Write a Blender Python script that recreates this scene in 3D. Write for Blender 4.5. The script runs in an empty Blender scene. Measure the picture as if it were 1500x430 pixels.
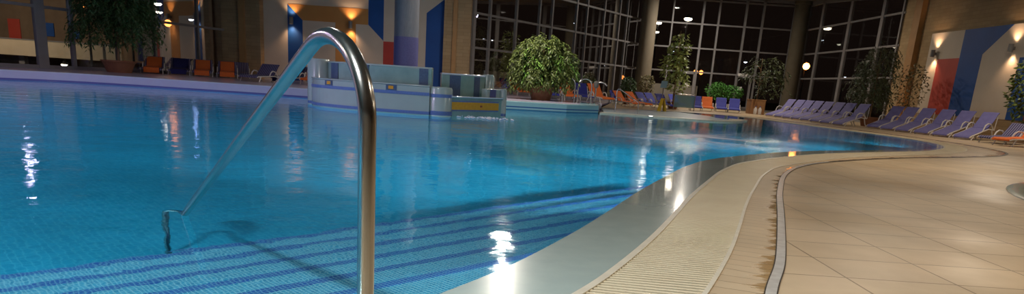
import bpy, bmesh, math, random
from mathutils import Vector, Matrix
random.seed(7)
SC = bpy.context.scene
C = SC.collection

# ---------------------------------------------------------------- camera
FPX = 1000.0; ROLL = math.atan(.068); PITCH = math.atan(.26); EYE = .93
PYX = 68 + .068*750 + 260/math.cos(ROLL)
s_, c_ = math.sin(ROLL), math.cos(ROLL)
U0 = Vector((0, math.sin(PITCH), math.cos(PITCH))); FW = Vector((0, math.cos(PITCH), -math.sin(PITCH)))
RR = Vector((1, 0, 0))*c_ + U0*s_
UU = U0*c_ - Vector((1, 0, 0))*s_
cam = bpy.data.cameras.new('camera'); camo = bpy.data.objects.new('camera', cam); C.objects.link(camo)
cam.sensor_fit = 'HORIZONTAL'; cam.sensor_width = 36; cam.lens = 36*FPX/1500
cam.shift_y = (PYX-215)/1500; cam.clip_end = 400; cam.clip_start = .05
M4 = Matrix.Identity(4)
for i in range(3):
    M4[i][0] = RR[i]; M4[i][1] = UU[i]; M4[i][2] = -FW[i]
M4[2][3] = EYE
camo.matrix_world = M4
SC.camera = camo

def G(u, v, z=0.0):
    d = RR*((u-750)/FPX) - UU*((v-PYX)/FPX) + FW
    t = (z-EYE)/d.z
    return (d.x*t, d.y*t)

def gx(u, y):
    d = RR*((u-750)/FPX) - UU*((68+.068*u+25-PYX)/FPX) + FW
    return d.x/d.y*y

# ---------------------------------------------------------------- view, world
vs = SC.view_settings
vs.view_transform = 'Standard'; vs.look = 'None'; vs.gamma = 1; vs.exposure = 0; vs.use_curve_mapping = False
cy = SC.cycles
cy.use_denoising = True; cy.max_bounces = 10; cy.transmission_bounces = 8; cy.transparent_max_bounces = 12
cy.glossy_bounces = 5; cy.diffuse_bounces = 3
cy.caustics_refractive = True; cy.caustics_reflective = False; cy.blur_glossy = .5
cy.sample_clamp_indirect = 2.5; cy.sample_clamp_direct = 0
w = bpy.data.worlds.new('night'); SC.world = w; w.use_nodes = True
w.node_tree.nodes['Background'].inputs[0].default_value = (.10, .06, .045, 1)
w.node_tree.nodes['Background'].inputs[1].default_value = .05

def light(kind, name, loc, energy, color, size=.3, target=None, spot=None, blend=.6):
    l = bpy.data.lights.new(name, kind); o = bpy.data.objects.new(name, l); C.objects.link(o)
    l.energy = energy; l.color = color; o.location = loc
    if kind == 'AREA': l.shape = 'DISK'; l.size = size
    else: l.shadow_soft_size = size
    if spot: l.spot_size = math.radians(spot); l.spot_blend = blend
    if target is not None:
        o.rotation_euler = (Vector(target)-Vector(loc)).to_track_quat('-Z', 'Y').to_euler()
    return o
def ceil_z(y): return 4.0 + .07*y
# ceiling downlights of the hall (housing built further down at the same places); two are added for the steps and a streak
WARM = (1, .84, .66); COOL = (.82, .66, 1); COOL2 = (1, .90, .86); WHT = (.9, .96, 1); NEUT = (1, .9, .78)
DOWN = [(3.4, 3.2, 90, WARM), (9.0, 5.5, 95, WARM), (6.5, 12.0, 120, WARM), (14.5, 12.5, 170, WARM),
        (15.5, 22.5, 200, WARM), (-.5, 26.5, 330, NEUT), (-.3, 21.3, 230, NEUT), (13.5, 38, 260, WARM), (11.0, 46, 420, NEUT),
        (-17, 11, 560, COOL), (-10.5, 11.5, 480, COOL), (-3.5, 12, 110, COOL2), (-9, 5, 60, NEUT), (-2.2, .8, 330, WHT)]
for x, y, e, c in DOWN:
    if e:
        lo = light('AREA', 'downlight_light', (x, y, ceil_z(y)-.22), e, c, .42, (x, y, 0))
        lo.data.cycles.is_caustics_light = True
# unseen underwater spots added at the near and left sides to brighten the pool
CY = (.55, .88, 1)
UNDER = [((-7.5, -2.1, -.4), (-8, 9, -1.2), 4600, 60), ((-11, -2.2, -.4), (-12.5, 9, -1.2), 4600, 60),
         ((-16, .6, -.4), (-9, 15, -1.2), 7000, 50), ((-18.3, 9, -.4), (-6, 14, -1.2), 5200, 55), ((-18, 14, -.4), (-5, 20, -1.2), 3800, 50),
         ((-2.1, -.1, -.4), (-1, 10, -1.2), 2600, 55), ((1.3, 6.2, -.3), (-5, 11, -1.2), 2400, 70), ((2.6, 9.2, -.45), (-1, 17, -1.2), 1900, 60),
         ((4.6, 11.9, -.45), (3, 21, -1.2), 1500, 60), ((7.0, 14.3, -.45), (6.5, 23, -1.2), 1300, 65), ((9.9, 16.9, -.45), (9.5, 27, -1.2), 1400, 60),
         ((1.2, 6.0, -.12), (0, 8.5, -1.2), 650, 150), ((2.3, 8.3, -.12), (1, 11, -1.2), 650, 150), ((4.0, 11.1, -.12), (2.5, 13.5, -1.2), 650, 150), ((6.6, 13.9, -.12), (6, 16.5, -1.2), 650, 150),
         ((.42, 3.9, -.10), (-3.5, 4.6, -1.1), 2400, 150), ((-1.3, .9, -.08), (-1.9, 4.2, -.9), 2200, 150), ((-4.4, -1.2, -.12), (-3.0, 4, -1.0), 6500, 130), ((-8, -2.2, -.15), (-6, 4, -1.1), 9000, 120)]
UW = .62
for p, t, e, sp in UNDER:
    light('SPOT', 'added_underwater_light', p, e*UW, CY, .1, t, sp, .8)

# ---------------------------------------------------------------- node helpers
def mat(name, col=(.5, .5, .5), rough=.5, metal=0, **k):
    m = bpy.data.materials.new(name); m.use_nodes = True
    b = m.node_tree.nodes['Principled BSDF']
    b.inputs['Base Color'].default_value = (*col, 1); b.inputs['Roughness'].default_value = rough
    b.inputs['Metallic'].default_value = metal
    for kk, v in k.items(): b.inputs[kk.replace('_', ' ')].default_value = v
    # gentle procedural mottling keeps every surface from being perfectly flat
    return m
def N(m, t, **k):
    n = m.node_tree.nodes.new(t)
    for kk, v in k.items():
        if kk in n.inputs: n.inputs[kk].default_value = v
        else: setattr(n, kk, v)
    return n
def LK(m, a, ao, b, bo): m.node_tree.links.new(a.outputs[ao], b.inputs[bo])
def BS(m): return m.node_tree.nodes['Principled BSDF']
def noisy(m, c1, c2, scale=4, detail=4, vec='Object', sc=(1, 1, 1)):
    tc = N(m, 'ShaderNodeTexCoord'); mp = N(m, 'ShaderNodeMapping'); mp.inputs['Scale'].default_value = sc
    n = N(m, 'ShaderNodeTexNoise', Scale=scale, Detail=detail); r = N(m, 'ShaderNodeValToRGB')
    r.color_ramp.elements[0].position = .3; r.color_ramp.elements[1].position = .7
    r.color_ramp.elements[0].color = (*c1, 1); r.color_ramp.elements[1].color = (*c2, 1)
    LK(m, tc, vec, mp, 'Vector'); LK(m, mp, 0, n, 'Vector'); LK(m, n, 'Fac', r, 'Fac'); LK(m, r, 'Color', BS(m), 'Base Color')
    return n, r, mp
def nmat(name, c1, c2, rough=.6, scale=4, metal=0, sc=(1, 1, 1), bump=0, **k):
    m = mat(name, c1, rough, metal, **k); n, r, mp = noisy(m, c1, c2, scale, sc=sc)
    if bump:
        b = N(m, 'ShaderNodeBump', Strength=bump, Distance=.02); LK(m, n, 'Fac', b, 'Height'); LK(m, b, 0, BS(m), 'Normal')
    return m
def brickmat(name, c1, c2, cm, bw, rh, mortar, rough=.5, rot=0, vec='Object', offset=.5, plane='XY', bump=.4, wet=0, jit=.0):
    m = mat(name, c1, rough)
    tc = N(m, 'ShaderNodeTexCoord'); mp = N(m, 'ShaderNodeMapping'); mp.inputs['Rotation'].default_value = (0, 0, rot)
    b = N(m, 'ShaderNodeTexBrick'); b.inputs['Color1'].default_value = (*c1, 1); b.inputs['Color2'].default_value = (*c2, 1)
    b.inputs['Mortar'].default_value = (*cm, 1); b.inputs['Scale'].default_value = 1
    b.inputs['Brick Width'].default_value = bw; b.inputs['Row Height'].default_value = rh
    b.inputs['Mortar Size'].default_value = mortar; b.offset = offset; b.inputs['Mortar Smooth'].default_value = .2
    b.inputs['Bias'].default_value = -.1
    src = tc
    if plane != 'XY':
        sx = N(m, 'ShaderNodeSeparateXYZ'); cx = N(m, 'ShaderNodeCombineXYZ')
        LK(m, tc, vec, sx, 0); LK(m, sx, plane[0], cx, 'X'); LK(m, sx, plane[1], cx, 'Y'); LK(m, cx, 0, mp, 'Vector')
    else: LK(m, tc, vec, mp, 'Vector')
    LK(m, mp, 0, b, 'Vector')
    nz = N(m, 'ShaderNodeTexNoise', Scale=1.1, Detail=6); LK(m, tc, 'Object', nz, 'Vector')
    rp = N(m, 'ShaderNodeValToRGB'); rp.color_ramp.elements[0].color = (.72, .72, .72, 1); rp.color_ramp.elements[1].color = (1.12, 1.12, 1.12, 1)
    rp.color_ramp.elements[0].position = .3; rp.color_ramp.elements[1].position = .68
    LK(m, nz, 'Fac', rp, 'Fac')
    mx = N(m, 'ShaderNodeMixRGB', blend_type='MULTIPLY'); mx.inputs[0].default_value = jit if jit else .5
    LK(m, b, 'Color', mx, 1); LK(m, rp, 'Color', mx, 2); LK(m, mx, 0, BS(m), 'Base Color')
    bp = N(m, 'ShaderNodeBump', Strength=bump, Distance=.004, invert=True); LK(m, b, 'Fac', bp, 'Height'); LK(m, bp, 0, BS(m), 'Normal')
    if wet:
        n2 = N(m, 'ShaderNodeTexNoise', Scale=.55, Detail=5); LK(m, tc, 'Object', n2, 'Vector')
        r2 = N(m, 'ShaderNodeMapRange'); r2.inputs['From Min'].default_value = .42; r2.inputs['From Max'].default_value = .62
        r2.inputs['To Min'].default_value = rough; r2.inputs['To Max'].default_value = wet
        LK(m, n2, 'Fac', r2, 'Value'); LK(m, r2, 0, BS(m), 'Roughness')
    return m, b, mx

def emis(name, col, st, sampled=False):
    m = bpy.data.materials.new(name); m.use_nodes = True; nt = m.node_tree; nt.nodes.clear()
    e = nt.nodes.new('ShaderNodeEmission'); o = nt.nodes.new('ShaderNodeOutputMaterial')
    e.inputs[0].default_value = (*col, 1); e.inputs[1].default_value = st; nt.links.new(e.outputs[0], o.inputs[0])
    if not sampled: m.cycles.emission_sampling = 'NONE'
    return m

# ---------------------------------------------------------------- materials
DECKC = (.56, .43, .27)
m_deck, _, _ = brickmat('deck_planks', (.56, .43, .275), (.51, .39, .245), (.20, .135, .07), .62, .46, .006, .5, offset=0, wet=.3, jit=.8)
m_border, _, mxb = brickmat('border_boards', (.57, .44, .28), (.53, .40, .25), (.22, .15, .08), 3.0, .135, .0035, .42, vec='UV', offset=0, wet=.25, jit=.7)
def wet_edge(m, mix):
    tc = N(m, 'ShaderNodeTexCoord'); sx = N(m, 'ShaderNodeSeparateXYZ'); LK(m, tc, 'UV', sx, 0)
    n = N(m, 'ShaderNodeTexNoise', Scale=1.6, Detail=9, Roughness=.7); mpw = N(m, 'ShaderNodeMapping'); mpw.inputs['Scale'].default_value = (1, 3.2, 1); LK(m, tc, 'Object', mpw, 'Vector'); LK(m, mpw, 0, n, 'Vector')
    a = N(m, 'ShaderNodeMath', operation='MULTIPLY_ADD'); a.inputs[1].default_value = .42; LK(m, sx, 'X', a, 0); LK(m, n, 'Fac', a, 2)
    q = N(m, 'ShaderNodeMapRange'); q.inputs['From Min'].default_value = .79; q.inputs['From Max'].default_value = .86; LK(m, a, 0, q, 'Value')
    c = N(m, 'ShaderNodeMixRGB', blend_type='MULTIPLY'); c.inputs[2].default_value = (.80, .68, .48, 1); LK(m, q, 0, c, 0); LK(m, mix, 0, c, 1); LK(m, c, 0, BS(m), 'Base Color')
    k = N(m, 'ShaderNodeMapRange'); k.inputs['To Min'].default_value = .42; k.inputs['To Max'].default_value = .12; LK(m, q, 0, k, 'Value'); LK(m, k, 0, BS(m), 'Roughness')
wet_edge(m_border, mxb)
m_grate = nmat('cream_grating', (.80, .70, .49), (.74, .63, .43), .4, 3)
m_channel = mat('gutter_channel', (.035, .022, .01), .6)
m_rim = nmat('pale_rim', (.72, .66, .52), (.62, .56, .44), .35, 9)
m_slope = nmat('wet_sloped_tile', (.50, .60, .55), (.45, .55, .51), .25, 6, Coat_Weight=1.0, Coat_Roughness=.07)
bn = N(m_slope, 'ShaderNodeTexNoise', Scale=16, Detail=3); bb = N(m_slope, 'ShaderNodeBump', Strength=.5, Distance=.004)
LK(m_slope, bn, 'Fac', bb, 'Height'); LK(m_slope, bb, 0, BS(m_slope), 'Coat Normal')
m_slot = nmat('drain_steel', (.80, .79, .75), (.60, .58, .54), .28, 14, .35)
ST = math.atan2(.72, .69)
m_tile, _, _ = brickmat('pool_mosaic', (.03, .33, .54), (.09, .50, .70), (.56, .80, .86), .0225, .0225, .0028, .4, rot=-ST, offset=0, bump=.1, jit=.25)
m_tiledark, _, _ = brickmat('nosing_mosaic', (.008, .09, .42), (.015, .13, .50), (.30, .50, .68), .0225, .0225, .0028, .4, rot=-ST, offset=0, bump=.1, jit=.2)
m_floor, _, _ = brickmat('pool_floor_mosaic', (.008, .36, .54), (.02, .42, .60), (.10, .54, .68), .05, .05, .003, .5, rot=-ST, offset=0, bump=.1, jit=.5)
def zband(name, base1, base2, bands, rough=.25, coat=.3):
    """glazed tile whose course colour changes with height (real tile courses)"""
    m = mat(name, base1, rough, Coat_Weight=coat, Coat_Roughness=.1)
    tc = N(m, 'ShaderNodeTexCoord'); ge = N(m, 'ShaderNodeNewGeometry'); sx = N(m, 'ShaderNodeSeparateXYZ'); LK(m, ge, 'Position', sx, 0)
    n = N(m, 'ShaderNodeTexNoise', Scale=5, Detail=3); LK(m, tc, 'Object', n, 'Vector')
    mx = N(m, 'ShaderNodeMixRGB'); mx.inputs[1].default_value = (*base1, 1); mx.inputs[2].default_value = (*base2, 1); LK(m, n, 'Fac', mx, 0)
    cur = mx
    for z0, z1, col in bands:
        a = N(m, 'ShaderNodeMath', operation='GREATER_THAN'); a.inputs[1].default_value = z0; LK(m, sx, 'Z', a, 0)
        b = N(m, 'ShaderNodeMath', operation='LESS_THAN'); b.inputs[1].default_value = z1; LK(m, sx, 'Z', b, 0)
        c = N(m, 'ShaderNodeMath', operation='MULTIPLY'); LK(m, a, 0, c, 0); LK(m, b, 0, c, 1)
        q = N(m, 'ShaderNodeMixRGB'); q.inputs[2].default_value = (*col, 1); LK(m, c, 0, q, 0); LK(m, cur, 0, q, 1); cur = q
    LK(m, cur, 0, BS(m), 'Base Color')
    return m
m_ledge = zband('ledge_tile', (.54, .52, .66), (.48, .47, .62), [(.0, .05, (.13, .12, .33))])
m_pen = zband('peninsula_tile', (.30, .52, .58), (.26, .47, .54), [(.085, .125, (.03, .10, .30)), (-.01, .03, (.04, .16, .32))])
m_isl = zband('fountain_tile', (.37, .42, .40), (.33, .38, .37), [(.02, .09, (.08, .14, .36))])
m_isl2 = nmat('fountain_teal_glaze', (.18, .29, .28), (.23, .35, .34), .3, 4, Coat_Weight=.4)
m_islblue = nmat('fountain_blue_mosaic', (.05, .08, .16), (.08, .11, .20), .3, 30)
m_islband = nmat('fountain_band_mosaic', (.10, .15, .38), (.13, .19, .42), .3, 30)
m_yel = nmat('yellow_mosaic', (.72, .32, .02), (.62, .26, .015), .4, 18)
m_redsq = mat('red_square_tile', (.3, .05, .03), .4)
m_steel = nmat('brushed_steel', (.46, .44, .40), (.40, .38, .345), .20, 3, 1.0, sc=(30, 30, 1))
m_chrome = mat('chrome', (.62, .62, .62), .25, 1)
m_stone, _, _ = brickmat('tan_stone_blocks', (.42, .30, .16), (.36, .25, .125), (.28, .19, .10), .55, .16, .006, .85, plane='YZ', bump=.6)
m_stoneF, _, _ = brickmat('tan_stone_blocks_front', (.40, .28, .15), (.33, .23, .12), (.24, .16, .09), .55, .16, .006, .85, plane='XZ', bump=.6)
m_wood = nmat('amber_pilaster', (.40, .22, .08), (.34, .18, .065), .6, 3)
m_plaster = nmat('cream_plaster', (.60, .53, .42), (.55, .48, .38), .8, 2)
m_ceil = nmat('brown_ceiling', (.16, .115, .085), (.14, .10, .075), .9, 2)
m_white = nmat('mural_cream', (.62, .55, .45), (.58, .51, .41), .7, 1.5)
m_blue = nmat('mural_blue', (.004, .075, .32), (.003, .062, .27), .6, 1.5)
m_red = nmat('mural_red', (.50, .055, .035), (.44, .045, .03), .6, 1.5)
m_orange = nmat('mural_orange', (.55, .26, .07), (.50, .23, .06), .7, 1.5)
m_frame = nmat('grey_window_frame', (.22, .21, .21), (.19, .18, .18), .45, 3)
m_col = nmat('olive_column_plaster', (.20, .165, .115), (.175, .145, .10), .8, 2)
m_ground = nmat('dark_asphalt', (.03, .025, .022), (.022, .018, .016), .9, 1)
m_whitepl = nmat('white_plastic', (.62, .58, .55), (.56, .53, .50), .4, 5)
m_lav = nmat('lavender_fabric', (.165, .155, .37), (.14, .13, .32), .8, 8)
m_bluef = nmat('blue_fabric', (.035, .045, .33), (.03, .035, .27), .8, 8)
m_navy = nmat('navy_towel', (.012, .012, .10), (.009, .01, .08), .95, 20)
m_orf = nmat('orange_towel', (.72, .16, .03), (.62, .13, .025), .95, 20)
m_terr = nmat('terracotta', (.24, .10, .05), (.20, .08, .04), .8, 6)
m_soil = nmat('potting_soil', (.05, .035, .02), (.03, .02, .012), 1, 20)
m_bark = nmat('bark', (.22, .14, .07), (.15, .09, .05), .9, 12, sc=(1, 1, .2))
m_wbox = nmat('planter_wood', (.30, .15, .06), (.24, .115, .045), .7, 5, sc=(1, 1, 6))
m_yelpl = mat('yellow_plastic', (.75, .5, .04), .45)
m_paleblue = nmat('pale_blue_board', (.25, .42, .55), (.22, .38, .50), .6, 8)
m_grey = nmat('lamp_housing_grey', (.22, .21, .20), (.18, .17, .165), .5, 6)
m_black = mat('dark_metal', (.03, .03, .03), .5)
m_foam = nmat('white_foam', (.7, .72, .8), (.5, .55, .7), .6, 12)
def stripes(name, c1, c2, scale):
    m = mat(name, c1, .8); tc = N(m, 'ShaderNodeTexCoord'); wv = N(m, 'ShaderNodeTexWave', Scale=scale); wv.bands_direction = 'Y'
    r = N(m, 'ShaderNodeValToRGB'); r.color_ramp.interpolation = 'CONSTANT'
    r.color_ramp.elements[0].color = (*c1, 1); r.color_ramp.elements[1].color = (*c2, 1); r.color_ramp.elements[1].position = .55
    LK(m, tc, 'Object', wv, 'Vector'); LK(m, wv, 'Fac', r, 'Fac'); LK(m, r, 0, BS(m), 'Base Color'); return m
m_stripe = stripes('striped_canvas', (.02, .022, .09), (.20, .18, .28), 4.2)

# water
m_water = bpy.data.materials.new('pool_water'); m_water.use_nodes = True
nt = m_water.node_tree; nt.nodes.clear()
wo = nt.nodes.new('ShaderNodeOutputMaterial'); g = nt.nodes.new('ShaderNodeBsdfGlass')
g.inputs['IOR'].default_value = 1.333; g.inputs['Roughness'].default_value = 0.06; g.inputs['Color'].default_value = (.93, .985, 1, 1)
tc = nt.nodes.new('ShaderNodeTexCoord')
n1 = nt.nodes.new('ShaderNodeTexNoise'); n1.inputs['Scale'].default_value = 2.2; n1.inputs['Detail'].default_value = 3
n2 = nt.nodes.new('ShaderNodeTexNoise'); n2.inputs['Scale'].default_value = 9; n2.inputs['Detail'].default_value = 2
# round patch of the water with stronger ripples
vd = nt.nodes.new('ShaderNodeVectorMath'); vd.operation = 'DISTANCE'; vd.inputs[1].default_value = (4.0, 15.2, 0)
mr = nt.nodes.new('ShaderNodeMapRange'); mr.inputs['From Min'].default_value = 5.0; mr.inputs['From Max'].default_value = 1.0
mr.inputs['To Min'].default_value = .0011; mr.inputs['To Max'].default_value = .03
mu = nt.nodes.new('ShaderNodeMath'); mu.operation = 'MULTIPLY'
ad = nt.nodes.new('ShaderNodeMath'); ad.operation = 'MULTIPLY_ADD'; ad.inputs[1].default_value = .010
bp = nt.nodes.new('ShaderNodeBump'); bp.inputs['Strength'].default_value = 1; bp.inputs['Distance'].default_value = 1
L = nt.links.new
L(tc.outputs['Object'], n1.inputs['Vector']); L(tc.outputs['Object'], n2.inputs['Vector']); L(tc.outputs['Object'], vd.inputs[0])
L(vd.outputs['Value'], mr.inputs['Value']); L(n2.outputs['Fac'], mu.inputs[0]); L(mr.outputs[0], mu.inputs[1])
L(n1.outputs['Fac'], ad.inputs[0]); L(mu.outputs[0], ad.inputs[2]); L(ad.outputs[0], bp.inputs['Height'])
L(bp.outputs[0], g.inputs['Normal'])
# whitish patch mixed into the water surface
mpf = nt.nodes.new('ShaderNodeMapping'); mpf.inputs['Rotation'].default_value = (0, 0, -.45); mpf.inputs['Scale'].default_value = (1, .55, 1)
mpf.vector_type = 'TEXTURE'; mpf.inputs['Location'].default_value = (4.0, 15.2, 0); mpf.inputs['Scale'].default_value = (2.3, 4.0, 1)
le = nt.nodes.new('ShaderNodeVectorMath'); le.operation = 'LENGTH'; n3 = nt.nodes.new('ShaderNodeTexNoise'); n3.inputs['Scale'].default_value = .8; n3.inputs['Detail'].default_value = 6
mrf = nt.nodes.new('ShaderNodeMapRange'); mrf.inputs['From Min'].default_value = 1.0; mrf.inputs['From Max'].default_value = .2; mrf.inputs['To Max'].default_value = .8
m5 = nt.nodes.new('ShaderNodeMapRange'); m5.inputs['From Min'].default_value = .42; m5.inputs['From Max'].default_value = .68
m6 = nt.nodes.new('ShaderNodeMath'); m6.operation = 'MULTIPLY'; df = nt.nodes.new('ShaderNodeBsdfDiffuse'); df.inputs[0].default_value = (.75, .75, .85, 1)
mxf = nt.nodes.new('ShaderNodeMixShader')
L(tc.outputs['Object'], mpf.inputs['Vector']); L(mpf.outputs[0], le.inputs[0]); L(le.outputs['Value'], mrf.inputs['Value']); L(tc.outputs['Object'], n3.inputs['Vector'])
L(n3.outputs['Fac'], m5.inputs['Value']); L(mrf.outputs[0], m6.inputs[0]); L(m5.outputs[0], m6.inputs[1])
L(m6.outputs[0], mxf.inputs[0]); L(g.outputs[0], mxf.inputs[1]); L(df.outputs[0], mxf.inputs[2]); L(mxf.outputs[0], wo.inputs['Surface'])
va = nt.nodes.new('ShaderNodeVolumeAbsorption'); va.inputs['Color'].default_value = (.05, .80, .95, 1); va.inputs['Density'].default_value = .10
L(va.outputs[0], wo.inputs['Volume'])
# window glass
m_glass = bpy.data.materials.new('window_glass'); m_glass.use_nodes = True
nt = m_glass.node_tree; nt.nodes.clear()
wo = nt.nodes.new('ShaderNodeOutputMaterial'); tr = nt.nodes.new('ShaderNodeBsdfTransparent'); gl = nt.nodes.new('ShaderNodeBsdfGlossy')
tr.inputs[0].default_value = (.85, .85, .85, 1); gl.inputs['Roughness'].default_value = .02; gl.inputs['Color'].default_value = (1, 1, 1, 1)
fr = nt.nodes.new('ShaderNodeFresnel'); fr.inputs[0].default_value = 1.45; mx = nt.nodes.new('ShaderNodeMixShader')
fm = nt.nodes.new('ShaderNodeMath'); fm.operation = 'MULTIPLY'; fm.inputs[1].default_value = .45
L = nt.links.new; L(fr.outputs[0], fm.inputs[0]); L(fm.outputs[0], mx.inputs[0]); L(tr.outputs[0], mx.inputs[1]); L(gl.outputs[0], mx.inputs[2]); L(mx.outputs[0], wo.inputs[0])

# ---------------------------------------------------------------- mesh helpers
class MB:
    def __init__(s): s.v = []; s.f = []; s.mi = []
    def add(s, vs, fs, mi=0):
        o = len(s.v); s.v += [tuple(p) for p in vs]; s.f += [tuple(i+o for i in f) for f in fs]; s.mi += [mi]*len(fs); return s
    def box(s, x0, y0, z0, x1, y1, z1, mi=0):
        vs = [(x, y, z) for z in (z0, z1) for x, y in ((x0, y0), (x1, y0), (x1, y1), (x0, y1))]
        return s.add(vs, [(3, 2, 1, 0), (4, 5, 6, 7), (0, 1, 5, 4), (1, 2, 6, 5), (2, 3, 7, 6), (3, 0, 4, 7)], mi)
    def obox(s, a, b, wd, ht, up=(0, 0, 1), mi=0):
        """bar from a to b, width wd (sideways), height ht"""
        a = Vector(a); b = Vector(b); d = (b-a).normalized(); u = Vector(up)
        if abs(d.dot(u)) > .98: u = Vector((1, 0, 0))
        r = d.cross(u).normalized()*wd/2; q = r.cross(d).normalized()*ht/2
        vs = [a-r-q, a+r-q, a+r+q, a-r+q, b-r-q, b+r-q, b+r+q, b-r+q]
        return s.add(vs, [(3, 2, 1, 0), (4, 5, 6, 7), (0, 1, 5, 4), (1, 2, 6, 5), (2, 3, 7, 6), (3, 0, 4, 7)], mi)
    def tube(s, pts, r, n=10, mi=0, caps=True):
        pts = [Vector(p) for p in pts]; k = len(pts); rr = r if isinstance(r, (list, tuple)) else [r]*k
        prev = None; rings = []
        for i, p in enumerate(pts):
            d = (pts[min(i+1, k-1)]-pts[max(i-1, 0)]).normalized()
            if prev is None:
                a = Vector((0, 0, 1)) if abs(d.z) < .9 else Vector((1, 0, 0)); x = d.cross(a).normalized()
            else: x = (prev-d*prev.dot(d)).normalized()
            prev = x; y = d.cross(x)
            rings.append([p+(x*math.cos(2*math.pi*j/n)+y*math.sin(2*math.pi*j/n))*rr[i] for j in range(n)])
        vs = [q for ring in rings for q in ring]
        fs = [(i*n+j, i*n+(j+1) % n, (i+1)*n+(j+1) % n, (i+1)*n+j) for i in range(k-1) for j in range(n)]
        if caps: fs += [tuple(reversed(range(n))), tuple(range((k-1)*n, k*n))]
        return s.add(vs, fs, mi)
    def lathe(s, prof, n=20, c=(0, 0, 0), mi=0):
        vs = [(c[0]+r*math.cos(2*math.pi*j/n), c[1]+r*math.sin(2*math.pi*j/n), c[2]+z) for r, z in prof for j in range(n)]
        k = len(prof); fs = [(i*n+j, i*n+(j+1) % n, (i+1)*n+(j+1) % n, (i+1)*n+j) for i in range(k-1) for j in range(n)]
        fs += [tuple(reversed(range(n))), tuple(range((k-1)*n, k*n))]
        return s.add(vs, fs, mi)
    def prism(s, poly, z0, z1, mi=0, mside=None):
        """vertical prism over a polygon (ccw)"""
        n = len(poly); vs = [(x, y, z0) for x, y in poly]+[(x, y, z1) for x, y in poly]
        s.add(vs, [tuple(reversed(range(n))), tuple(range(n, 2*n))], mi)
        return s.add(vs, [(i, (i+1) % n, n+(i+1) % n, n+i) for i in range(n)], mi if mside is None else mside)
    def wall(s, pts, z0, z1, th, mi=0):
        """upright wall following an open polyline, thickness th to its left"""
        off = offset(pts, th); n = len(pts)
        vs = [(x, y, z) for z in (z0, z1) for x, y in list(pts)+list(off)]
        q = 2*n; fs = []
        for i in range(n-1):
            fs += [(i, i+1, q+i+1, q+i), (n+i+1, n+i, q+n+i, q+n+i+1), (q+i, q+i+1, q+n+i+1, q+n+i), (i+1, i, n+i, n+i+1)]
        fs += [(0, q, q+n, n), (n-1, 2*n-1, q+2*n-1, q+n-1)]
        return s.add(vs, fs, mi)
    def build(s, name, m, parent=None, smooth=False, bevel=0):
        me = bpy.data.meshes.new(name); me.from_pydata(s.v, [], s.f)
        for q in (m if isinstance(m, list) else [m]): me.materials.append(q)
        me.polygons.foreach_set('material_index', s.mi)
        bm = bmesh.new(); bm.from_mesh(me); bmesh.ops.recalc_face_normals(bm, faces=bm.faces); bm.to_mesh(me); bm.free()
        if smooth: me.polygons.foreach_set('use_smooth', [True]*len(me.polygons))
        o = bpy.data.objects.new(name, me); C.objects.link(o)
        if parent: o.parent = parent
        if bevel:
            bv = o.modifiers.new('bevel', 'BEVEL'); bv.width = bevel; bv.segments = 3; bv.limit_method = 'ANGLE'
        if smooth:
            try:
                me.set_sharp_from_angle(angle=math.radians(40))
            except Exception: pass
        return o
def offset(pts, d):
    """offset polyline by d to the left of travel"""
    out = []; n = len(pts)
    for i in range(n):
        a = Vector(pts[max(i-1, 0)]); b = Vector(pts[min(i+1, n-1)]); t = (b-a).normalized()
        out.append((pts[i][0]-t.y*d, pts[i][1]+t.x*d))
    return out
def smooth(pts, k=8):
    out = []; n = len(pts)
    for i in range(n-1):
        p0, p1, p2, p3 = (Vector(pts[max(i-1, 0)]), Vector(pts[i]), Vector(pts[i+1]), Vector(pts[min(i+2, n-1)]))
        for j in range(k):
            t = j/k
            q = .5*((2*p1)+(p2-p0)*t+(2*p0-5*p1+4*p2-p3)*t*t+(3*p1-p0-3*p2+p3)*t**3)
            out.append((q.x, q.y))
    out.append(tuple(pts[-1])); return out
def resample(pts, step):
    out = [tuple(pts[0])]; acc = 0
    for a, b in zip(pts, pts[1:]):
        a = Vector(a); b = Vector(b); l = (b-a).length; t = step-acc
        while t < l:
            q = a.lerp(b, t/l); out.append((q.x, q.y)); t += step
        acc = l-(t-step)
    return out
def tag(o, label, cat, group=None):
    o['label'] = label; o['category'] = cat
    if group: o['group'] = group
    return o
def struct(o): o['kind'] = 'structure'; return o
def empty(name, loc, rz=0, label=None, cat=None, group=None):
    o = bpy.data.objects.new(name, None); C.objects.link(o); o.location = loc; o.rotation_euler = (0, 0, rz); o.empty_display_size = .1
    if label: tag(o, label, cat, group)
    return o
def copy_tree(o, loc, rz, label, group, par=None):
    c = o.copy(); C.objects.link(c)
    if par is None:
        c.location = loc; c.rotation_euler = (0, 0, rz); c['label'] = label
        if group: c['group'] = group
    else: c.parent = par
    for ch in list(o.children): copy_tree(ch, None, 0, None, None, c)
    return c
def sheet(name, poly, z, m, parent=None):
    """flat polygon at height z facing up"""
    from mathutils.geometry import tessellate_polygon
    tri = tessellate_polygon([[Vector((x, y, 0)) for x, y in poly]])
    b = MB(); b.add([(x, y, z) for x, y in poly], [tuple(t) for t in tri]); o = b.build(name, m, parent)
    me = o.data
    bm = bmesh.new(); bm.from_mesh(me)
    for f in bm.faces:
        if f.normal.z < 0: f.normal_flip()
    bm.to_mesh(me); bm.free()
    return o

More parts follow.
